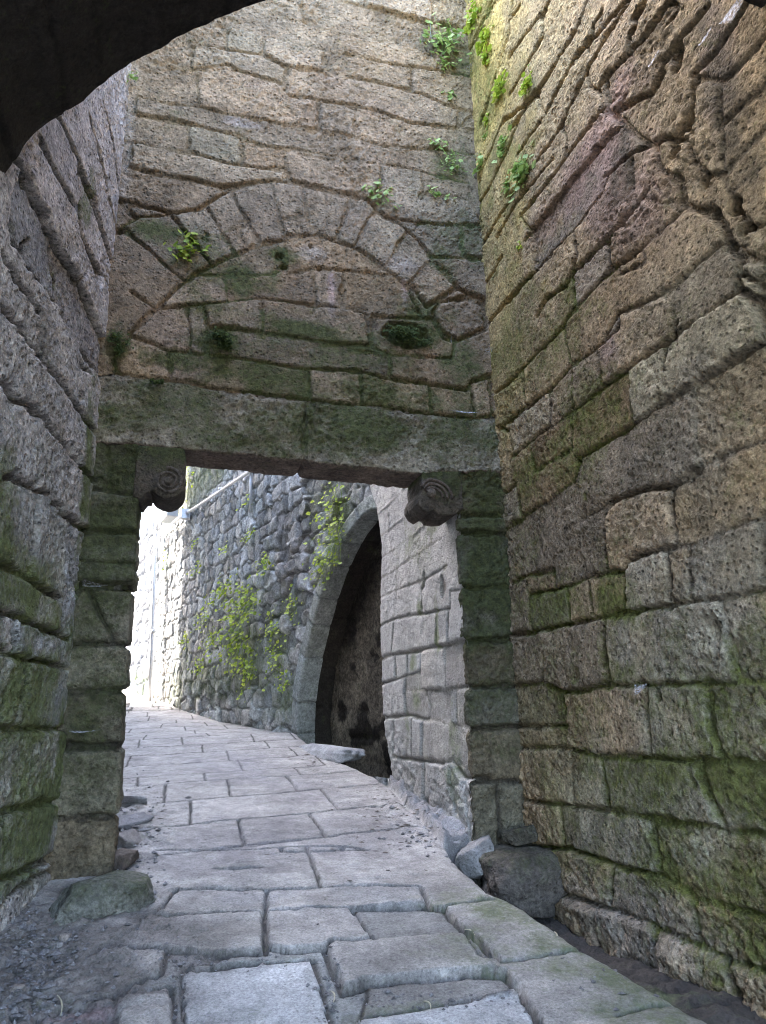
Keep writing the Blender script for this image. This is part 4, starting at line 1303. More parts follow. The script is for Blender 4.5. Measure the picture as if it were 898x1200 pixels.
# =================================================================== PATH
GM = GroundMap()
J_G = trace("""
G1 1.1 .014 : 100,560 220,575 380,570 450,530 570,490 590,410 ; 590,410 520,400 310,430 ; 380,390 560,400 620,410 800,420 898,415 ; 610,440 640,470 800,430 ; 610,440 580,430 590,410
G1 1.0 .014 : 400,570 400,659 400,760 ; 610,540 615,659 620,760 ; 130,620 125,659 120,760 ; 120,600 350,600 380,659 390,760 ; 400,570 500,545 610,540
G1 1.0 .010 : 500,290 560,270 620,200 ; 555,290 660,290 898,275 ; 600,205 790,195 898,195 ; 640,480 648,659 650,760 ; 640,480 898,455 ; 500,290 470,340 380,390
G2 1.0 .010 : 0,200 180,195 ; 0,285 180,275 190,200 ; 190,275 340,265 490,265 640,255 760,250 ; 205,195 430,190 560,185 720,190 ; 0,65 150,60 ; 0,130 170,125
G2 0.8 .008 : 190,200 170,130 110,0 ; 180,60 350,50 450,50 ; 380,190 330,60
G2 1.6 .020 : 180,275 185,420 ; 480,265 540,340 565,370 ; 385,400 420,480 450,545 ; 0,415 90,425 185,420
G2 2.2 .022 : 185,400 260,410 390,400 430,382 ; 450,545 540,520 660,510 898,485 980,480
G2 1.1 .012 : 410,385 560,375 870,350 ; 730,200 760,255 810,260 898,245 ; 810,265 880,345 950,440 ; 540,555 510,640 640,622 898,575
G2 1.6 .018 : 0,460 350,435 420,659 440,760 ; 510,640 898,580
G3 1.0 .010 : 0,250 80,235 120,240 ; 280,659 290,700 ; 560,655 640,620 740,610
G3 1.5 .016 : 0,330 60,370 120,440 150,460 280,440 430,415 ; 150,490 200,550 260,640 280,700 ; 0,485 140,490 ; 0,580 190,550
G4 0.95 .012 : 250,310 330,305 440,330 540,390 410,400 250,310 ; 410,400 470,520 530,629 ; 540,390 640,510 720,610 ; 440,440 590,440 ; 460,525 640,515 ; 40,405 250,430 420,425 ; 150,470 440,465
G4 0.7 .012 : 290,515 300,600 ; 300,600 520,600 ; 160,600 300,600 ; 440,330 560,320 690,305 ; 480,365 700,345 ; 560,390 780,375 ; 600,420 898,400 ; 690,305 790,375 850,430 ; 150,530 290,515 460,500
G4 0.8 .018 : 45,205 220,200 500,200 700,290 ; 50,150 300,165 560,180 ; 45,265 200,280 320,270 600,270 ; 50,330 180,360 380,370 ; 100,300 200,370 ; 55,110 330,130 480,170 ; 300,165 340,200 ; 200,205 260,265 ; 340,235 360,270 ; 420,180 470,235 ; 60,90 220,95 ; 60,70 170,75 ; 120,110 140,150 ; 250,130 270,165 ; 600,270 690,305
G4 0.8 .012 : 640,510 898,500 ; 700,430 760,520 ; 600,610 898,600 ; 820,420 870,500
""")
jg = [(k * (1.0 if k >= 1 else .7), w * .4, p) for k, w, p in snap_ends([j for j in uvj(GM, J_G) if max(q[1] for q in j[2]) < 5.75], .3)]
jg += [(k, w, [(u, v + .12 * u) for u, v in p]) for k, w, p in coursed(-1.8, 2.5, 5.55, 17.0, 45, (.42, .85), (.55, 1.3), .5, .0035)]
jg += coursed(-1.9, 2.4, -6.0, 2.6, 43, (.4, .6), (.4, .9))
jg += coursed(-2.0, 1.2, 16.5, 26.0, 44, (.5, .7), (.5, 1.0), 0.7, .018)
us = axis((-1.75, -0.95, 0.04), (-0.95, 2.62, 0.0115), (2.62, 4.1, 0.05))
vs = axis((-6, 2.5, 0.08), (2.5, 7.0, 0.0115), (7.0, 11.0, 0.018), (11.0, 18, 0.035), (18, 26, 0.08))
D, K, UU, VV = joint_field(us, vs, jg, seed=21, warp=0.007)
P = np.stack([UU.ravel(), VV.ravel(), np.full(UU.size, 3.0)], 1)
sh = D.shape
e_px = [(900, 1260), (825, 1198), (790, 1178), (740, 1148), (685, 1118), (640, 1085), (615, 1068), (600, 1060), (573, 1050), (556, 1032), (530, 1008), (505, 975), (480, 950), (460, 928), (440, 912), (412, 897), (385, 884), (350, 861)]
ep = [GM.uv(*p) for p in e_px]
xe = np.interp(VV, [p[1] for p in ep] + [11.2, 20, 60], [p[0] for p in ep] + [P0[0] - .287 * (yy - P0[1]) + .1 for yy in (11.2, 20, 60)]) + (0.02 * fbm(P, 0.2, 2, 7)).reshape(sh)
gn = fbm(P, 0.09, 3, 97).reshape(sh)
soil = blobs(UU, VV, px_blobs(GM, [(30, 1130, .75, .95, 1.0), (90, 1085, .5, .35, 1.0), (5, 1190, .5, .5, 1.0), (145, 1000, .22, 1.0, .8), (150, 1060, .25, .3, .8)]), 77, .25)
soil = np.clip(soil * 1.3, 0, 1)
h, jm, r1, r2, r3 = relief(D, K * (1 - 0.8 * soil), UU, VV, 23, depth=0.019, rr=0.011, chip=0.010, off=0.011 * (1 - soil), low=0.006, mid=0.005, fine=0.003, rough=0.55 + 1.6 * soil)
slabs = [GM.uv(*p) for p in [(213.5, 1141), (366, 1126), (393, 1210), (400, 1260), (214, 1260)]]
slab2 = [GM.uv(*p) for p in [(420, 1194), (600, 1168), (640, 1205), (690, 1260), (430, 1260)]]
isl = in_poly(UU, VV, slabs) & (D > 0.004)
isl2 = in_poly(UU, VV, slab2) & (D > 0.004)
clean = isl | isl2
hflat = (0.0015 * vnoise(P, 0.02, 5)).reshape(sh) + 0.004 - 0.004 * sstep(.02, 0, D)
lam = fbm(P * np.array([0.28, 1.0, 1.0]), 0.075, 3, 91).reshape(sh)
lam2 = fbm(P * np.array([0.35, 1.0, 1.0]), 0.26, 3, 92).reshape(sh)
wornz = sstep(-0.25, 0.35, fbm(P, 0.55, 2, 93).reshape(sh))
h = h + wornz * (0.007 * np.sign(lam) * np.abs(lam) ** .6 + 0.008 * lam2)
edge_n = fbm(P, 0.05, 2, 94).reshape(sh)
h = h - 0.012 * sstep(0.022, 0.0, D) * sstep(0.15, 0.6, edge_n)
h = np.where(clean, hflat, h)
# rough chippy ground where slabs are broken away
h = h + soil * (0.026 * fbm(P, 0.10, 4, 61, .7) + 0.014 * np.abs(vnoise(P, 0.03, 62)) - 0.012).reshape(sh)
brk = blobs(UU, VV, px_blobs(GM, [(155, 950, .22, .9, 1), (170, 985, .2, .5, 1), (470, 965, .25, .8, .6), (390, 925, .2, .6, .3)]), 66, .2)
h = h + brk * (0.05 * fbm(P, 0.12, 3, 68)).reshape(sh)
pas = sstep(5.2, 5.32, VV) * sstep(7.35, 7.2, VV)
gut = (0.10 + 0.24 * sstep(3.0, 4.4, VV)) * (1 - pas) * sstep(7.3, 7.1, VV) + 0.9 * sstep(7.2, 7.5, VV) - pas * (0.05 + 0.07 * fbm(P, 0.16, 3, 201).reshape(sh) + .03 * np.abs(vnoise(P, .05, 202)).reshape(sh))
over = sstep(-0.015, 0.03, UU - xe)
Zp = ground_z(VV) + h - over * (gut + (0.05 * fbm(P, 0.14, 4, 5, .65)).reshape(sh) + 0.012 * np.abs(vnoise(P, 0.03, 6)).reshape(sh)) - 0.02 * sstep(0.07, 0, xe - UU) * (1 - over)
jm = 1 - sstep(0.001, 0.013 + 0.012 * np.clip(gn, 0, 1), D)
alb = colour((0.335, 0.315, 0.295), jm, r1, r2, r3, mortar=(0.05, 0.045, 0.04), var=0.36, hue=0.05, jmix=0.9)
alb = np.where(clean[:, :, None], np.array((0.50, 0.495, 0.50)), alb)
dirt = np.array((0.165, 0.148, 0.138)) * (1 + 0.4 * fbm(P, 0.06, 3, 9))[:, None]
alb = alb * (1 - 0.9 * soil[:, :, None]) + 0.9 * soil[:, :, None] * dirt.reshape(*sh, 3)
alb = alb * (1 - over[:, :, None]) + over[:, :, None] * (np.array((0.06, 0.052, 0.048)) * (1 - pas[:, :, None]) + np.array((0.27, 0.26, 0.265)) * pas[:, :, None])
# foot-worn paler crowns and greasy dark wear
wear = fbm(P, 0.35, 4, 15).reshape(sh)
alb = alb * (1 + 0.22 * wear - 0.16 * wornz * sstep(0.1, -0.3, lam))[:, :, None]
alb = tint(alb, UU, VV, px_tints(GM, [(300, 990, .5, .7, (.19, .175, .18), .75), (420, 985, .5, .6, (.20, .185, .185), .75), (230, 1010, .3, .4, (.21, .195, .195), .6), (360, 930, .5, .9, (.235, .22, .23), .5), (280, 900, .5, 1.2, (.235, .225, .245), .5), (480, 1125, .35, .12, (.19, .18, .17), .6), (265, 1100, .3, .12, (.22, .205, .185), .6), (300, 1055, .3, .1, (.33, .32, .33), .4), (450, 1055, .4, .2, (.32, .32, .33), .4), (430, 965, .3, .5, (.2, .185, .185), .5),
                                     (100, 1190, .12, .06, (.35, .25, .26), .5)]), 110)
moss = blobs(UU, VV, px_blobs(GM, [(610, 1075, .35, .4, .62), (650, 1110, .2, .3, .6), (700, 1140, .35, .35, .6), (560, 1100, .3, .2, .4), (590, 1120, .4, .2, .4), (760, 1190, .3, .3, .55), (540, 1060, .3, .2, .4), (480, 1180, .3, .06, .4)]), 49, .2)
us_path, vs_path = us, vs
# bright level line is where the flags finish at the wall
Vp = np.stack([UU, VV, Zp], -1).reshape(-1, 3)
path = mesh_obj('path', Vp, quads(*sh), M['path'], None, dict(alb=np.clip(alb.reshape(-1, 3), .01, 1), moss=moss.ravel()))
tag(path, 'worn grey flagstone path climbing through the doorway', None, None, 'structure')
gv = np.array([(-400, -400, -1.2), (400, -400, -1.2), (400, 400, -1.2), (-400, 400, -1.2)], float)
gr = mesh_obj('ground', gv, np.array([[0, 1, 2, 3]]), M['soil'], None, None, False)
tag(gr, 'bare earth round the walls', None, None, 'structure')

# =================================================================== FRONT VAULT
A = np.array([-0.94, 3.32])
Bp = np.array([2.57, 2.04])
Uv = np.append((Bp - A) / np.linalg.norm(Bp - A), 0)
VP = Plane((A[0], A[1], 0), U=Uv)
ar = [VP.uv(*p) for p in [(-24, 252), (-10, 232), (0, 215), (20, 196), (37, 168), (42, 157), (70, 148), (98, 124), (127, 100), (143, 85), (180, 70), (223, 45), (250, 33), (280, 19), (315, 8), (350, -1)]]
uR, zR = VP.uv(889, 6)
u_last, z_last = ar[-1]
for f, dz in ((.12, .20), (.25, .34), (.4, .42), (.55, .44), (.7, .36), (.85, .2)):
    ar.append((u_last + (uR - u_last) * f, z_last + (zR - z_last) * f + dz * 1.0))
ar += [(uR, zR), (uR + .12, zR - .12), (uR + .3, zR - .4)]
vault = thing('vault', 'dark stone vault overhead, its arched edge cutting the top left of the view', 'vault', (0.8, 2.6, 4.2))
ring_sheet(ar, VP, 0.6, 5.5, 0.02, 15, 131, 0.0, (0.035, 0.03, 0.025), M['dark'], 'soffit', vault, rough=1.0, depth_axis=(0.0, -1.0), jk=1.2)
# solid mass of the vault behind its face
poly = [(u, z + 0.07) for u, z in ar] + [(4.4, 4.2), (4.4, 6.5), (-1.2, 6.5), (-1.2, 4.0)]
n = len(poly)
Vv = []
for dy in (-0.10, -5.6):
    for u, z in poly:
        q = VP.O + VP.U * u
        Vv.append((q[0], q[1] + dy, z))
Fc = [tuple(range(n)), tuple(range(2 * n - 1, n - 1, -1))] + [(i, (i + 1) % n, n + (i + 1) % n, n + i) for i in range(n)]
nv_ = len(Vv)
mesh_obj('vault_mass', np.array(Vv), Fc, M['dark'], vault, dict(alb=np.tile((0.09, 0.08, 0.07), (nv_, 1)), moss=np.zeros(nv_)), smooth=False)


# =================================================================== LOOSE STONES
def rock(name, label, cat, P_, size, seed, mat, base, moss_=0.0, rot=0.0, blocky=0.6, group=None, n=5, flat=1.0, npts=16):
    """broken stone: hull of scattered points, split fine and roughened"""
    r = random.Random(seed)
    bm = bmesh.new()
    for i in range(npts):
        d = np.array([r.uniform(-1, 1), r.uniform(-1, 1), r.uniform(-1, 1)])
        m_ = np.max(np.abs(d))
        l_ = np.linalg.norm(d)
        d = d / (m_ * blocky + l_ * (1 - blocky)) * r.uniform(.86, 1.0)
        bm.verts.new(tuple(d))
    res = bmesh.ops.convex_hull(bm, input=bm.verts)
    junk = [g for g in res['geom_interior'] + res['geom_unused'] if isinstance(g, bmesh.types.BMVert) and g.is_valid]
    if junk:
        bmesh.ops.delete(bm, geom=list(set(junk)), context='VERTS')
    for _ in range(n):
        long_ = [e for e in bm.edges if e.calc_length() > .16]
        if not long_:
            break
        bmesh.ops.subdivide_edges(bm, edges=long_, cuts=1)
        bmesh.ops.triangulate(bm, faces=bm.faces)
    for _ in range(1):
        if blocky > .9:
            break
        bmesh.ops.smooth_vert(bm, verts=bm.verts, factor=.3, use_axis_x=True, use_axis_y=True, use_axis_z=True)
    bm.verts.ensure_lookup_table()
    V = np.array([v.co[:] for v in bm.verts])
    Fc = [tuple(v.index for v in f.verts) for f in bm.faces]
    bm.free()
    ln = np.linalg.norm(V, axis=1)[:, None]
    V = V + V / ln * (0.09 * fbm(V + seed, 0.6, 3, seed) + 0.05 * vnoise(V + seed, 0.2, seed + 3))[:, None]
    V = V * np.array(size)[None, :] * 0.5
    c, s = math.cos(rot), math.sin(rot)
    V = np.stack([V[:, 0] * c - V[:, 1] * s, V[:, 0] * s + V[:, 1] * c, V[:, 2]], 1)
    ms = moss_ * sstep(-0.1, 0.4, V[:, 2] / size[2])
    alb = np.tile(base, (len(V), 1)) * (1 + 0.2 * fbm(V, 0.1, 2, seed))[:, None]
    o = mesh_obj(name, V, Fc, mat, None, dict(alb=alb, moss=ms))
    o.location = P_
    tag(o, label, cat, group)
    return o


def gp(x, y, dz=0.0):
    p = GM.pt(x, y)
    return (p[0], p[1], float(ground_z(p[1])) + dz)


p = gp(118, 1078)
rock('boulder', 'low greenish boulder wedged under the foot of the left jamb', 'boulder', (p[0] + .0, p[1] + .16, p[2] + .05), (.66, .46, .31), 5, M['jamb'], (0.20, 0.20, 0.175), .4, .25, .6)
rock('stone_block', 'squared dark block at the foot of the right jamb beside the gutter', 'stone block', (2.42, 4.93, 0.46), (.64, .46, .42), 9, M['jamb'], (0.15, 0.13, 0.115), .35, .05, .97, npts=60)
rock('stone_block', 'small dark wedge stone between the right jamb foot and the brown wall', 'stone block', (2.47, 5.06, 0.72), (.32, .24, .16), 14, M['jamb'], (0.14, 0.125, 0.10), .3, .3, .5)
for i, (x, y, sx, sy, sz, lab) in enumerate([
        (497, 940, .26, .62, .20, 'pale broken stone farthest along the row at the pier foot'),
        (512, 960, .30, .48, .26, 'chalky broken stone second in the row at the pier foot'),
        (530, 980, .36, .40, .30, 'largest pale broken stone of the row at the pier foot'),
        (520, 990, .18, .22, .14, 'small pale stone lying on the path in front of the pier rubble')]):
    p = gp(x, y)
    rock('rubble_stone', lab, 'stone', (p[0] + .07, p[1], p[2] + sz * .06), (sx, sy, sz), 20 + i, M['pale'], (0.34, 0.33, 0.34), .1, i * .5 - .4, .25, 'broken stones along the foot of the passage wall')
rock('rubble_stone', 'chalky rough stone at the doorway threshold against the right jamb foot', 'stone', (2.16, 5.14, .60), (.30, .34, .34), 77, M['pale'], (0.30, 0.29, 0.29), .1, .3, .6, 'broken stones along the foot of the passage wall')
for i, (x, y, sx, sy, sz, col, lab) in enumerate([
        (158, 943, .34, .4, .14, (.33, .32, .33), 'pale flat broken stone at the left path edge just beyond the jamb'),
        (158, 968, .36, .3, .14, (.24, .23, .24), 'grey split slab at the left path edge, second behind the jamb'),
        (155, 990, .3, .26, .16, (.2, .18, .17), 'brown-grey broken slab at the left path edge beside the lowest jamb stone'),
        (150, 1018, .26, .24, .18, (.11, .085, .07), 'dark brown stone tucked between left jamb and boulder')]):
    p = gp(x, y)
    rock('rubble_stone', lab, 'stone', (p[0] - .03, p[1], p[2] + sz * .22), (sx, sy, sz), 40 + i, M['path'], col, 0, i * .5, .45, 'broken stones along the left path edge')
# ledge stone before the arch
p = gp(378, 884)
rock('kerb_stone', 'flat pale ledge stone at the mouth of the dark pointed arch', 'kerb stone', (p[0] + .0, p[1] + .3, p[2] + .0), (.62, 2.3, .26), 61, M['path'], (0.33, 0.33, 0.34), 0, 0.2, .6)
chips = [(78, 1105, .07, 'pale angular chip standing on the dirt by the left wall'), (70, 1112, .05, 'small flat chip beside the angular one on the left dirt'), (122, 1095, .035, 'small pebble on the dirt below the boulder'), (30, 1120, .05, 'grey chip at the foot of the left wall'), (50, 1145, .04, 'grey chip on the edge of the broken flagstone'), (75, 1082, .03, 'tiny pale pebble near the boulder'), (20, 1165, .06, 'grey lump of stone low in the left corner'),
         (55, 1100, .03, 'tiny grey pebble nearest the left wall'), (176, 1040, .03, 'pebble beside the right end of the boulder')]
for i, (x, y, s, lab) in enumerate(chips):
    p = gp(x, y)
    rock('stone_chip', lab, 'stone chip', (p[0], p[1], p[2] + s * .3), (s * 1.3, s, s * .8), 80 + i, M['path'], (.3, .28, .28) if i % 2 else (.36, .31, .28), 0, i, .3, 'loose chips on the dirt', n=1)


# loose grit and leaf litter: one mass nobody would count
def litter(name, lab, zones, mat, seed, cols):
    r = random.Random(seed)
    V, Fc, A = [], [], []
    for (x0, y0, rx, ry, n, s0, s1, flat) in zones:
        for _ in range(n):
            px, py = r.gauss(x0, rx), r.gauss(y0, ry)
            g = GM.pt(px, py)
            if g[1] > 11 or g[1] < 2 or g[0] > 2.12 or g[0] < -.85:
                continue
            s_ = r.uniform(s0, s1) * r.choice((.6, .8, 1, 1.4))
            c = np.array([g[0], g[1], float(surf(g[0], g[1])) + s_ * .15 * flat])
            o = len(V)
            ang = r.uniform(0, 6.28)
            sx, sy, sz = s_ * r.uniform(.6, 1.5), s_ * r.uniform(.4, 1), s_ * r.uniform(.3, .8) * flat
            for dx, dy, dz in ((1, 0, 0), (.3, 1, .1), (-.9, .5, 0), (-.6, -.8, .1), (.5, -.9, 0), (.1, .1, 1), (-.1, 0, -.8)):
                dx, dy = dx * r.uniform(.7, 1.2), dy * r.uniform(.7, 1.2)
                V.append(c + np.array([(dx * math.cos(ang) * sx - dy * math.sin(ang) * sy), dx * math.sin(ang) * sx + dy * math.cos(ang) * sy, dz * sz]))
            for k in range(5):
                Fc += [(o + k, o + (k + 1) % 5, o + 5), (o + (k + 1) % 5, o + k, o + 6)]
            q = r.random()
            A += [np.array(cols[0]) * (1 - q) + np.array(cols[1]) * q] * 7
    o = mesh_obj(name, np.array(V), Fc, mat, None, dict(alb=np.array(A), moss=np.zeros(len(V))), smooth=False)
    return tag(o, lab, None, None, 'stuff')


Zg = Zp.copy()


def surf(x, y):
    i = min(max(np.searchsorted(us_path, x), 0), len(us_path) - 1)
    j = min(max(np.searchsorted(vs_path, y), 0), len(vs_path) - 1)
    return Zg[i, j]


litter('gravel', 'loose grit and chips trodden into the dirt', [(45, 1110, 36, 28, 520, .005, .018, 1), (30, 1170, 38, 25, 260, .005, .02, 1), (150, 1050, 25, 10, 60, .006, .02, 1), (160, 975, 18, 30, 160, .008, .03, 1), (385, 1160, 8, 20, 90, .005, .012, 1), (250, 1128, 60, 5, 90, .005, .012, 1), (505, 975, 22, 18, 120, .008, .02, 1), (700, 1135, 60, 30, 60, .006, .014, 1), (720, 1128, 40, 30, 1, .006, .014, 1), (500, 1172, 60, 5, 60, .005, .012, 1), (205, 1150, 6, 30, 60, .005, .012, 1)], M['path'], 501, ((.12, .11, .115), (.30, .29, .30)))
litter('leaf_litter', 'dark leaf scraps and twigs blown along the path edge', [(470, 955, 25, 22, 200, .008, .024, .25), (440, 945, 20, 12, 60, .008, .02, .25), (370, 890, 14, 7, 60, .01, .03, .25), (420, 985, 50, 25, 60, .006, .016, .25), (300, 1000, 90, 40, 40, .006, .014, .25), (182, 955, 8, 18, 40, .008, .02, .25)], M['path'], 502, ((.05, .04, .035), (.12, .09, .07)))

# =================================================================== STRAWS
def straw(name, lab, a, b, r=0.004, bend=.02):
    pa, pb = np.array(gp(*a, 0.012)), np.array(gp(*b, 0.012))
    mid = (pa + pb) / 2 + np.array([bend, 0, 0.012])
    pts = []
    for i in range(8):
        t = i / 7
        pts.append((1 - t) ** 2 * pa + 2 * t * (1 - t) * mid + t * t * pb)
    V, Fc = tube([q - pa for q in pts], [r * (1 - .5 * abs(2 * i / 7 - 1)) for i in range(8)], 6)
    o = mesh_obj(name, V, Fc, M['straw'])
    o.location = tuple(pa)
    tag(o, lab, 'straw', 'dry straws on the path')


for lab, a, b in [('long dry straw across the mossy flagstone on the right', (666, 1127), (695, 1160)), ('pale straw on the long flagstone in front of the doorway', (384, 1055), (387, 1067)), ('pale curled straw on the path inside the doorway', (393, 985), (398, 996)),
                  ('straw caught in the gap beside the clean square slab', (388, 1165), (391, 1178)), ('straw on the dark path by the pier rubble', (444, 962), (446, 976)), ('short straw on the green slab by the right jamb block', (650, 1095), (653, 1106)),
                  ('curved straw on the broken flagstone low on the left', (67, 1170), (71, 1194)), ('straw lying on the lower rough slab in the right foreground', (497, 1177), (505, 1186)), ('thin straw at the edge of the slab near the right block', (553, 1047), (570, 1058)), ('straw at the corner of the mossy slab in the right gutter', (545, 1092), (557, 1099))]:
    straw('straw', lab, a, b)


# =================================================================== PLANTS
def clump(name, lab, cat, P_, N_, size, nleaf, seed, mat, cols, leaf=0.03, hang=0.3, group=None, lobes=True, elong=1.0):
    r = random.Random(seed)
    N_ = np.array(N_, float)
    up = np.array([0, 0, 1.0])
    side = np.cross(up, N_)
    side /= np.linalg.norm(side)
    subs = [(r.uniform(-.75, .75), r.uniform(-.6, .5), r.uniform(.3, .75)) for _ in range(7)]
    V, Fc, A = [], [], []
    for i in range(nleaf):
        g = [r.gauss(0, .42), r.gauss(0, .42)]
        if not lobes:
            q0 = subs[i % len(subs)]
            g = [q0[0] + g[0] * q0[2], q0[1] + g[1] * q0[2]]
        out = abs(r.gauss(.35, .3))
        c = side * g[0] * size + up * (g[1] * size * elong - hang * size * out) + N_ * out * size * .6
        lf = leaf * r.uniform(.55, 1.25)
        n = N_ * r.uniform(.2, 1) + up * r.uniform(.1, 1.1) + side * r.uniform(-.8, .8)
        n /= np.linalg.norm(n)
        a = np.cross(n, [r.gauss(0, 1), r.gauss(0, 1), r.gauss(0, 1)])
        a /= np.linalg.norm(a)
        b = np.cross(n, a)
        o = len(V)
        m = 9 if lobes else 6
        V.append(c - n * lf * .12)
        for k in range(m):
            t = 2 * math.pi * k / m
            rad = lf * ((1.0 if k % 2 == 0 else .78) if lobes else (1 if k % 3 == 0 else .5)) * r.uniform(.85, 1.1)
            V.append(c + a * rad * math.cos(t) + b * rad * math.sin(t) + n * lf * r.uniform(-.05, .12))
        for k in range(m):
            Fc.append((o, o + 1 + k, o + 1 + (k + 1) % m))
        q = r.random()
        col = np.array(cols[0]) * (1 - q) + np.array(cols[1]) * q
        A += [col] * (m + 1)
        # stalk
        if lobes:
            o = len(V)
            root = side * g[0] * size * .4 + up * g[1] * size * .5 * elong
            w = np.cross(n, up)
            w = w / (np.linalg.norm(w) + 1e-6) * .0022
            V += [root - w, root + w, c + w - n * lf * .1, c - w - n * lf * .1]
            Fc.append((o, o + 1, o + 2, o + 3))
            A += [np.array(cols[0]) * .8] * 4
    o = mesh_obj(name, np.array(V), Fc, mat, None, dict(alb=np.array(A)), smooth=False)
    o.location = tuple(np.array(P_) + N_ * 0.015)
    tag(o, lab, cat, group)
    return o


YG = ((0.22, 0.33, 0.03), (0.52, 0.60, 0.09))
PG = ((0.22, 0.34, 0.08), (0.50, 0.60, 0.22))
DG = ((0.03, 0.05, 0.012), (0.11, 0.16, 0.04))
gs = 'plants rooted in the gateway wall'
for i, (x, y, s, n, l, lab) in enumerate([
        (516, 48, .26, 110, .034, 'largest fern-like tuft, high on the gateway wall near the right corner'), (520, 75, .12, 25, .026, 'few leaves hanging just below the largest tuft near the right corner'), (528, 110, .07, 10, .025, 'tiny sprig in the gateway wall corner below the hanging leaves'),
        (513, 170, .10, 18, .026, 'leaf tuft left of the mossy corner patch, level with the cobweb'), (528, 190, .18, 45, .022, 'sparse green patch in the gateway wall beside the corner cobweb'), (508, 228, .10, 18, .022, 'small sprig in the gateway wall low in the right corner'), (524, 232, .06, 9, .02, 'tiny pale sprig right of the small corner sprig'),
        (444, 226, .14, 34, .026, 'round leafy sprig at the top right of the blocked arch'), (222, 290, .16, 50, .03, 'bright leafy tuft trailing from a joint of the blocked arch, on the left'), (153, 92, .1, 14, .025, 'small sprig at the top of the left wall corner under the vault')]):
    P_ = GW.pt(x, y)
    clump('wall_plant', lab, 'plant', P_, GW.N, s, n, 200 + i, M['leaf'], PG if y < 240 else YG, l, .5, gs)
gs = 'plants rooted in the brown right wall'
for i, (x, y, s, n, l, lab) in enumerate([
        (558, 18, .2, 60, .03, 'yellow-green tuft at the very top of the corner of the brown wall'), (572, 45, .2, 45, .03, 'pale leaves second from the top in the brown wall corner'), (574, 66, .14, 24, .03, 'yellowish leaves under the second tuft in the brown wall corner'), (590, 100, .2, 46, .03, 'loose green sprig on the brown wall left of the spreading one'), (622, 98, .16, 46, .028, 'spreading leafy sprig farthest right on the brown wall, above the cluster'),
        (574, 140, .1, 16, .024, 'tiny pale sprig in the middle of the brown wall corner'), (592, 170, .12, 40, .03, 'round-leaved pale tuft beside the corner cobweb on the brown wall'), (566, 190, .12, 24, .028, 'leaves in the brown wall corner just right of the cobweb'), (616, 198, .2, 95, .032, 'dense pale cluster of round leaves hanging on the brown wall'), (598, 215, .1, 18, .026, 'few leaves under the left side of the dense pale cluster'),
        (612, 290, .07, 10, .022, 'tiny sprig on the brown wall well below the leaf cluster'), (572, 158, .08, 10, .022, 'tiny yellow sprig above the corner cobweb on the brown wall')]):
    P_ = RW.pt(x, y)
    clump('wall_plant', lab, 'plant', P_, RW.N, s * .8, n, 230 + i, M['leaf'], PG if 150 < y < 260 else YG, l, .5, gs)
gs = 'plants hanging on the rubble wall'
for i, (x, y, s, n, l, el, lab) in enumerate([
        (398, 612, .42, 150, .06, 1.6, 'long bright green tuft hanging beside the pointed arch near its top'), (383, 662, .26, 60, .055, 1.1, 'smaller tuft below the long one beside the pointed arch'), (285, 735, .62, 190, .07, 1.2, 'largest yellow-green mass of leaves in the middle of the rubble wall'), (300, 700, .5, 90, .07, .9, 'leafy patch directly above the largest mass on the rubble wall'),
        (318, 655, .26, 36, .06, .8, 'small bright tuft high above the leaf masses on the rubble wall'), (268, 690, .45, 70, .065, .7, 'leaf patch upper left of the largest mass on the rubble wall'), (300, 775, .35, 80, .06, 1.2, 'leafy tail hanging under the largest mass on the rubble wall'), (334, 765, .32, 60, .055, 1.3, 'trailing tuft low beside the pointed arch foot'), (350, 705, .28, 36, .055, 1.0, 'small tuft right of the leaf masses, near the arch ring'),
        (246, 720, .35, 40, .06, .8, 'pale tuft left of the largest mass on the rubble wall'), (255, 745, .35, 40, .06, .7, 'low tuft left of the leafy tail on the rubble wall'), (222, 748, .25, 22, .06, .8, 'lone tuft at the left of the rubble wall at mid height'), (240, 775, .3, 26, .06, .8, 'small tuft near the bottom left of the rubble wall'), (224, 556, .4, 60, .07, 1.4, 'yellow-green weed hanging from the lintel level beside the left corbel'),
        (232, 637, .2, 14, .06, .7, 'tiny tuft under the lamp on the conduit'), (296, 585, .2, 16, .055, .7, 'tiny tuft beside the short hanging cable'), (298, 625, .25, 22, .06, .7, 'tiny tuft below the short hanging cable'), (270, 640, .25, 18, .06, .7, 'tiny pale tuft left of the hanging cable in the rubble wall'), (325, 735, .28, 40, .06, 1.2, 'leafy patch between the largest mass and the arch ring'), (198, 655, .3, 18, .07, 1.0, 'faint tuft beside the pale upright pipe'), (236, 665, .25, 18, .06, .7, 'tiny tuft in the left middle of the rubble wall'), (340, 800, .2, 22, .05, .8, 'tiny tuft above the squared stone at the arch foot')]):
    P_ = IV.pt(x, y)
    clump('wall_plant', lab, 'plant', P_ + IV.N * .04, IV.N, s * 1.2, int(n * 1.25), 260 + i, M['leaf'], YG, l * .5, .5, gs, True, el)
for i, (x, y, s, n, el, lab) in enumerate([(264, 400, .13, 900, .8, 'round dark green moss cushion below the left haunch of the blocked arch'), (478, 392, .2, 1500, .5, 'broad dark moss patch filling a recess right of the blocked arch'), (139, 403, .08, 350, 1.4, 'narrow dark moss cushion in the left corner of the gateway wall'), (184, 449, .05, 160, .6, 'tiny moss tuft on the lintel joint at the left')]):
    P_ = GW.pt(x, y)
    clump('moss_cushion', lab, 'moss', P_ - GW.N * (.05 if i == 1 else 0), GW.N, s, n, 300 + i, M['mossleaf'], DG, .014, .2, 'moss cushions on the gateway wall', False, el)


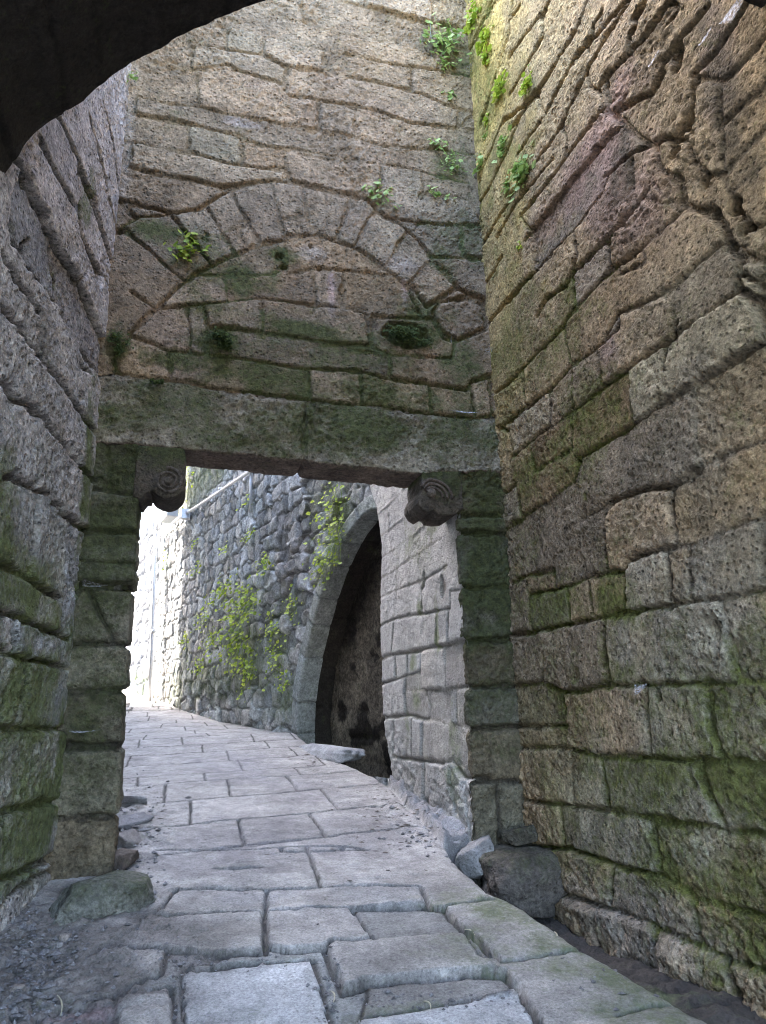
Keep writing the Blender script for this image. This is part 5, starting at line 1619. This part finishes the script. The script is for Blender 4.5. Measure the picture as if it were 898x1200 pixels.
# =================================================================== CONDUIT AND PIPE ON THE RUBBLE WALL
def ivp(x, y, off=0.12):
    P_ = IV.pt(x, y)
    return P_ + IV.N * off


co = thing('cable_conduit', 'pale metal conduit slung along the upper rubble wall with a small lamp', 'conduit', tuple(ivp(240, 592)))
Vt, Ft = tube([ivp(191, 625), ivp(225, 602.5), ivp(265, 576.5), ivp(330, 534), ivp(420, 475)], 0.032, 10)
mesh_obj('tube', Vt, Ft, M['metal'], co)
Vt, Ft = tube([ivp(300, 553.5, .09), ivp(298.2, 575, .07), ivp(296.5, 601, .05)], 0.03, 8)
mesh_obj('hanging_cable', Vt, Ft, M['metal'], co)
for (x, y) in ((205, 616), (226, 602.5), (265, 576.5), (307, 549)):
    c_ = ivp(x, y, .06)
    Vt, Ft = tube([c_ - IV.N * .08 + np.array([0, 0, .05]), c_ + IV.N * .10 + np.array([0, 0, .05])], 0.025, 8)
    mesh_obj('bracket', Vt, Ft, M['metal'], co)
# junction box + wedge-shaped lamp
jb_ = ivp(224, 603.5, .12)
bv, bf = box(-.09, .09, -.09, .09, -.11, .11)
mesh_obj('junction_box', bv + jb_, bf, M['metal'], co, None, False)
lp = ivp(214, 605, .30)
u_ = IV.U
wedge = []
for sg in (-.16, .16):
    for du, dz in ((-.38, -.12), (.28, .28), (.22, -.08)):
        wedge.append(lp + u_ * du * -1 + np.array([0, 0, dz]) + IV.N * sg * .8)
Fw = [(0, 1, 2), (5, 4, 3), (0, 3, 4, 1), (1, 4, 5, 2), (2, 5, 3, 0)]
mesh_obj('lamp', np.array(wedge), Fw, M['metal'], co, None, False)
pp = thing('drain_pipe', 'pale upright pipe where the rubble wall meets the sunlit wall', 'pipe', tuple(ivp(189, 818)))
Vt, Ft = tube([ivp(191.5, 623, .2), ivp(190, 700, .2), ivp(187.5, 770, .2), ivp(185.5, 822, .2)], 0.045, 10)
mesh_obj('tube', Vt, Ft, M['metal'], pp)
for y in (660, 740):
    c_ = ivp(189, y, .18)
    Vt, Ft = tube([c_ - np.array([0, 0, .04]), c_ + np.array([0, 0, .04])], 0.06, 10)
    mesh_obj('clip', Vt, Ft, M['metal'], pp)


# =================================================================== COBWEBS
def web(lab, corners, sag=.05, n=9):
    a, b, c = [np.array(q) for q in corners]
    V, Fc, dn = [], [], []
    for i in range(n):
        for j in range(n):
            s_, t_ = i / (n - 1), j / (n - 1)
            q = a * (1 - s_) + (b * (1 - t_) + c * t_) * s_
            q = q - np.array([0, 0, sag * 4 * s_ * (1 - s_ * .6) * (t_ * (1 - t_) + .15)])
            V.append(q - a)
            dn.append(1.3 * (1 - .55 * s_) * (1 - abs(2 * t_ - 1) ** 3 * .6))
    for i in range(n - 1):
        for j in range(n - 1):
            Fc.append((i * n + j, (i + 1) * n + j, (i + 1) * n + j + 1, i * n + j + 1))
    o = mesh_obj('cobweb', np.array(V), Fc, M['web'], None, dict(dens=np.array(dn)))
    o.location = tuple(a)
    tag(o, lab, 'cobweb', 'dusty cobwebs in the corners')


def corner_web(lab, z, xc, yc, sx, w, d, sag):
    a = (xc, yc, z)
    web(lab, [a, (xc + sx * w, yc - .02, z + .02), (xc + sx * .02, yc - d, z + .03)], sag)


for lab, (x, y), sx, w, d in [('dusty cobweb high in the right corner beside the largest fern tuft', (548, 88), -1, .14, .12), ('dusty cobweb in the right corner at the height of the dense leaf cluster', (552, 190), -1, .12, .12), ('white cobweb in the right corner beside the round stone', (574, 415), -1, .17, .1)]:
    q = GW.pt(x, y)
    corner_web(lab, q[2], 2.55, 5.16, sx, w, d, .05)
q = GW.pt(544, 486)
web('wispy cobweb on the ledge at the right end of the lintel', [q + np.array([.12, -.03, .02]), q + np.array([-.16, -.03, .03]), q + np.array([-.02, -.12, -.02])], .03)
for lab, (x, y), w in [('grey cobweb in the left corner beside the doorway, the upper one', (92, 688), .22), ('grey cobweb in the left corner below, above the mossy course', (80, 857), .22), ('cobweb strand high in the left corner where the vault edge ends', (150, 150), .08), ('white cobweb trailing down the upper left corner by the arched joints', (148, 160), .12)]:
    q = GW.pt(x, y)
    corner_web(lab, q[2], -0.62, 5.15, 1, w, w * .9, .04)
q = RW.pt(756, 806)
web('small white cobweb over a hollow low on the brown wall', [q + np.array([-.03, .05, .02]), q + np.array([-.03, -.07, .03]), q + np.array([-.09, -.02, -.03])], .03)
for lab, (x, y), s in [('bluish cobweb at the top right of the brown wall under the vault edge', (868, 6), .13), ('cobweb in the deep crevice of the brown wall, just below the top right one', (833, 44), .07), ('faint cobweb in a slanting crevice near the top of the brown wall', (772, 70), .07)]:
    q = RW.pt(x, y)
    web(lab, [q + np.array([-.02, s, .02]), q + np.array([-.03, -s, .03]), q + np.array([-.08, 0, -s])], .03)

# =================================================================== CAMERA, LIGHT, WORLD
cam = bpy.data.cameras.new('camera')
co_ = bpy.data.objects.new('camera', cam)
link(co_)
from mathutils import Matrix
mw = Matrix.Identity(4)
for r_ in range(3):
    mw[r_][0], mw[r_][1], mw[r_][2], mw[r_][3] = B[r_, 0], B[r_, 1], -B[r_, 2], EYE[r_]
co_.matrix_world = mw
cam.sensor_fit = 'VERTICAL'
cam.sensor_height = 36.0
cam.lens = 36.0 * F / H
cam.clip_start = 0.05
cam.clip_end = 2000
SC.camera = co_

to_sun = np.array([-0.42, 0.50, 0.62])
to_sun /= np.linalg.norm(to_sun)
el = math.asin(to_sun[2])
wd = bpy.data.worlds.new('World')
SC.world = wd
wd.use_nodes = True
nt = wd.node_tree
bg = nt.nodes['Background']
sky = nt.nodes.new('ShaderNodeTexSky')
sky.sky_type = 'NISHITA'
sky.sun_disc = False
sky.sun_elevation = el
sky.sun_rotation = math.atan2(to_sun[0], to_sun[1])
sky.air_density = 1.0
sky.dust_density = 2.5
sky.ozone_density = 0.6
bg.inputs['Strength'].default_value = 0.15
nt.links.new(sky.outputs[0], bg.inputs[0])
sl = bpy.data.lights.new('sun', 'SUN')
sl.energy = 2.1
sl.angle = math.radians(0.6)
sl.color = (1.0, 0.94, 0.85)
so = bpy.data.objects.new('sun', sl)
link(so)
from mathutils import Vector
so.rotation_euler = Vector(tuple(to_sun)).to_track_quat('Z', 'Y').to_euler()
so.location = (-8, 12, 20)

SC.view_settings.view_transform = 'Standard'
SC.view_settings.look = 'None'
SC.view_settings.exposure = 4.28
SC.view_settings.gamma = 1.0
cy = SC.cycles
cy.max_bounces = 10
cy.diffuse_bounces = 7
cy.glossy_bounces = 3
cy.transparent_max_bounces = 8
cy.caustics_reflective = False
cy.caustics_refractive = False
cy.pixel_filter_type = 'BLACKMAN_HARRIS'
cy.filter_width = 1.05
cy.use_denoising = True
try:
    cy.denoiser = 'OPENIMAGEDENOISE'
    cy.denoising_input_passes = 'RGB_ALBEDO_NORMAL'
except Exception:
    pass
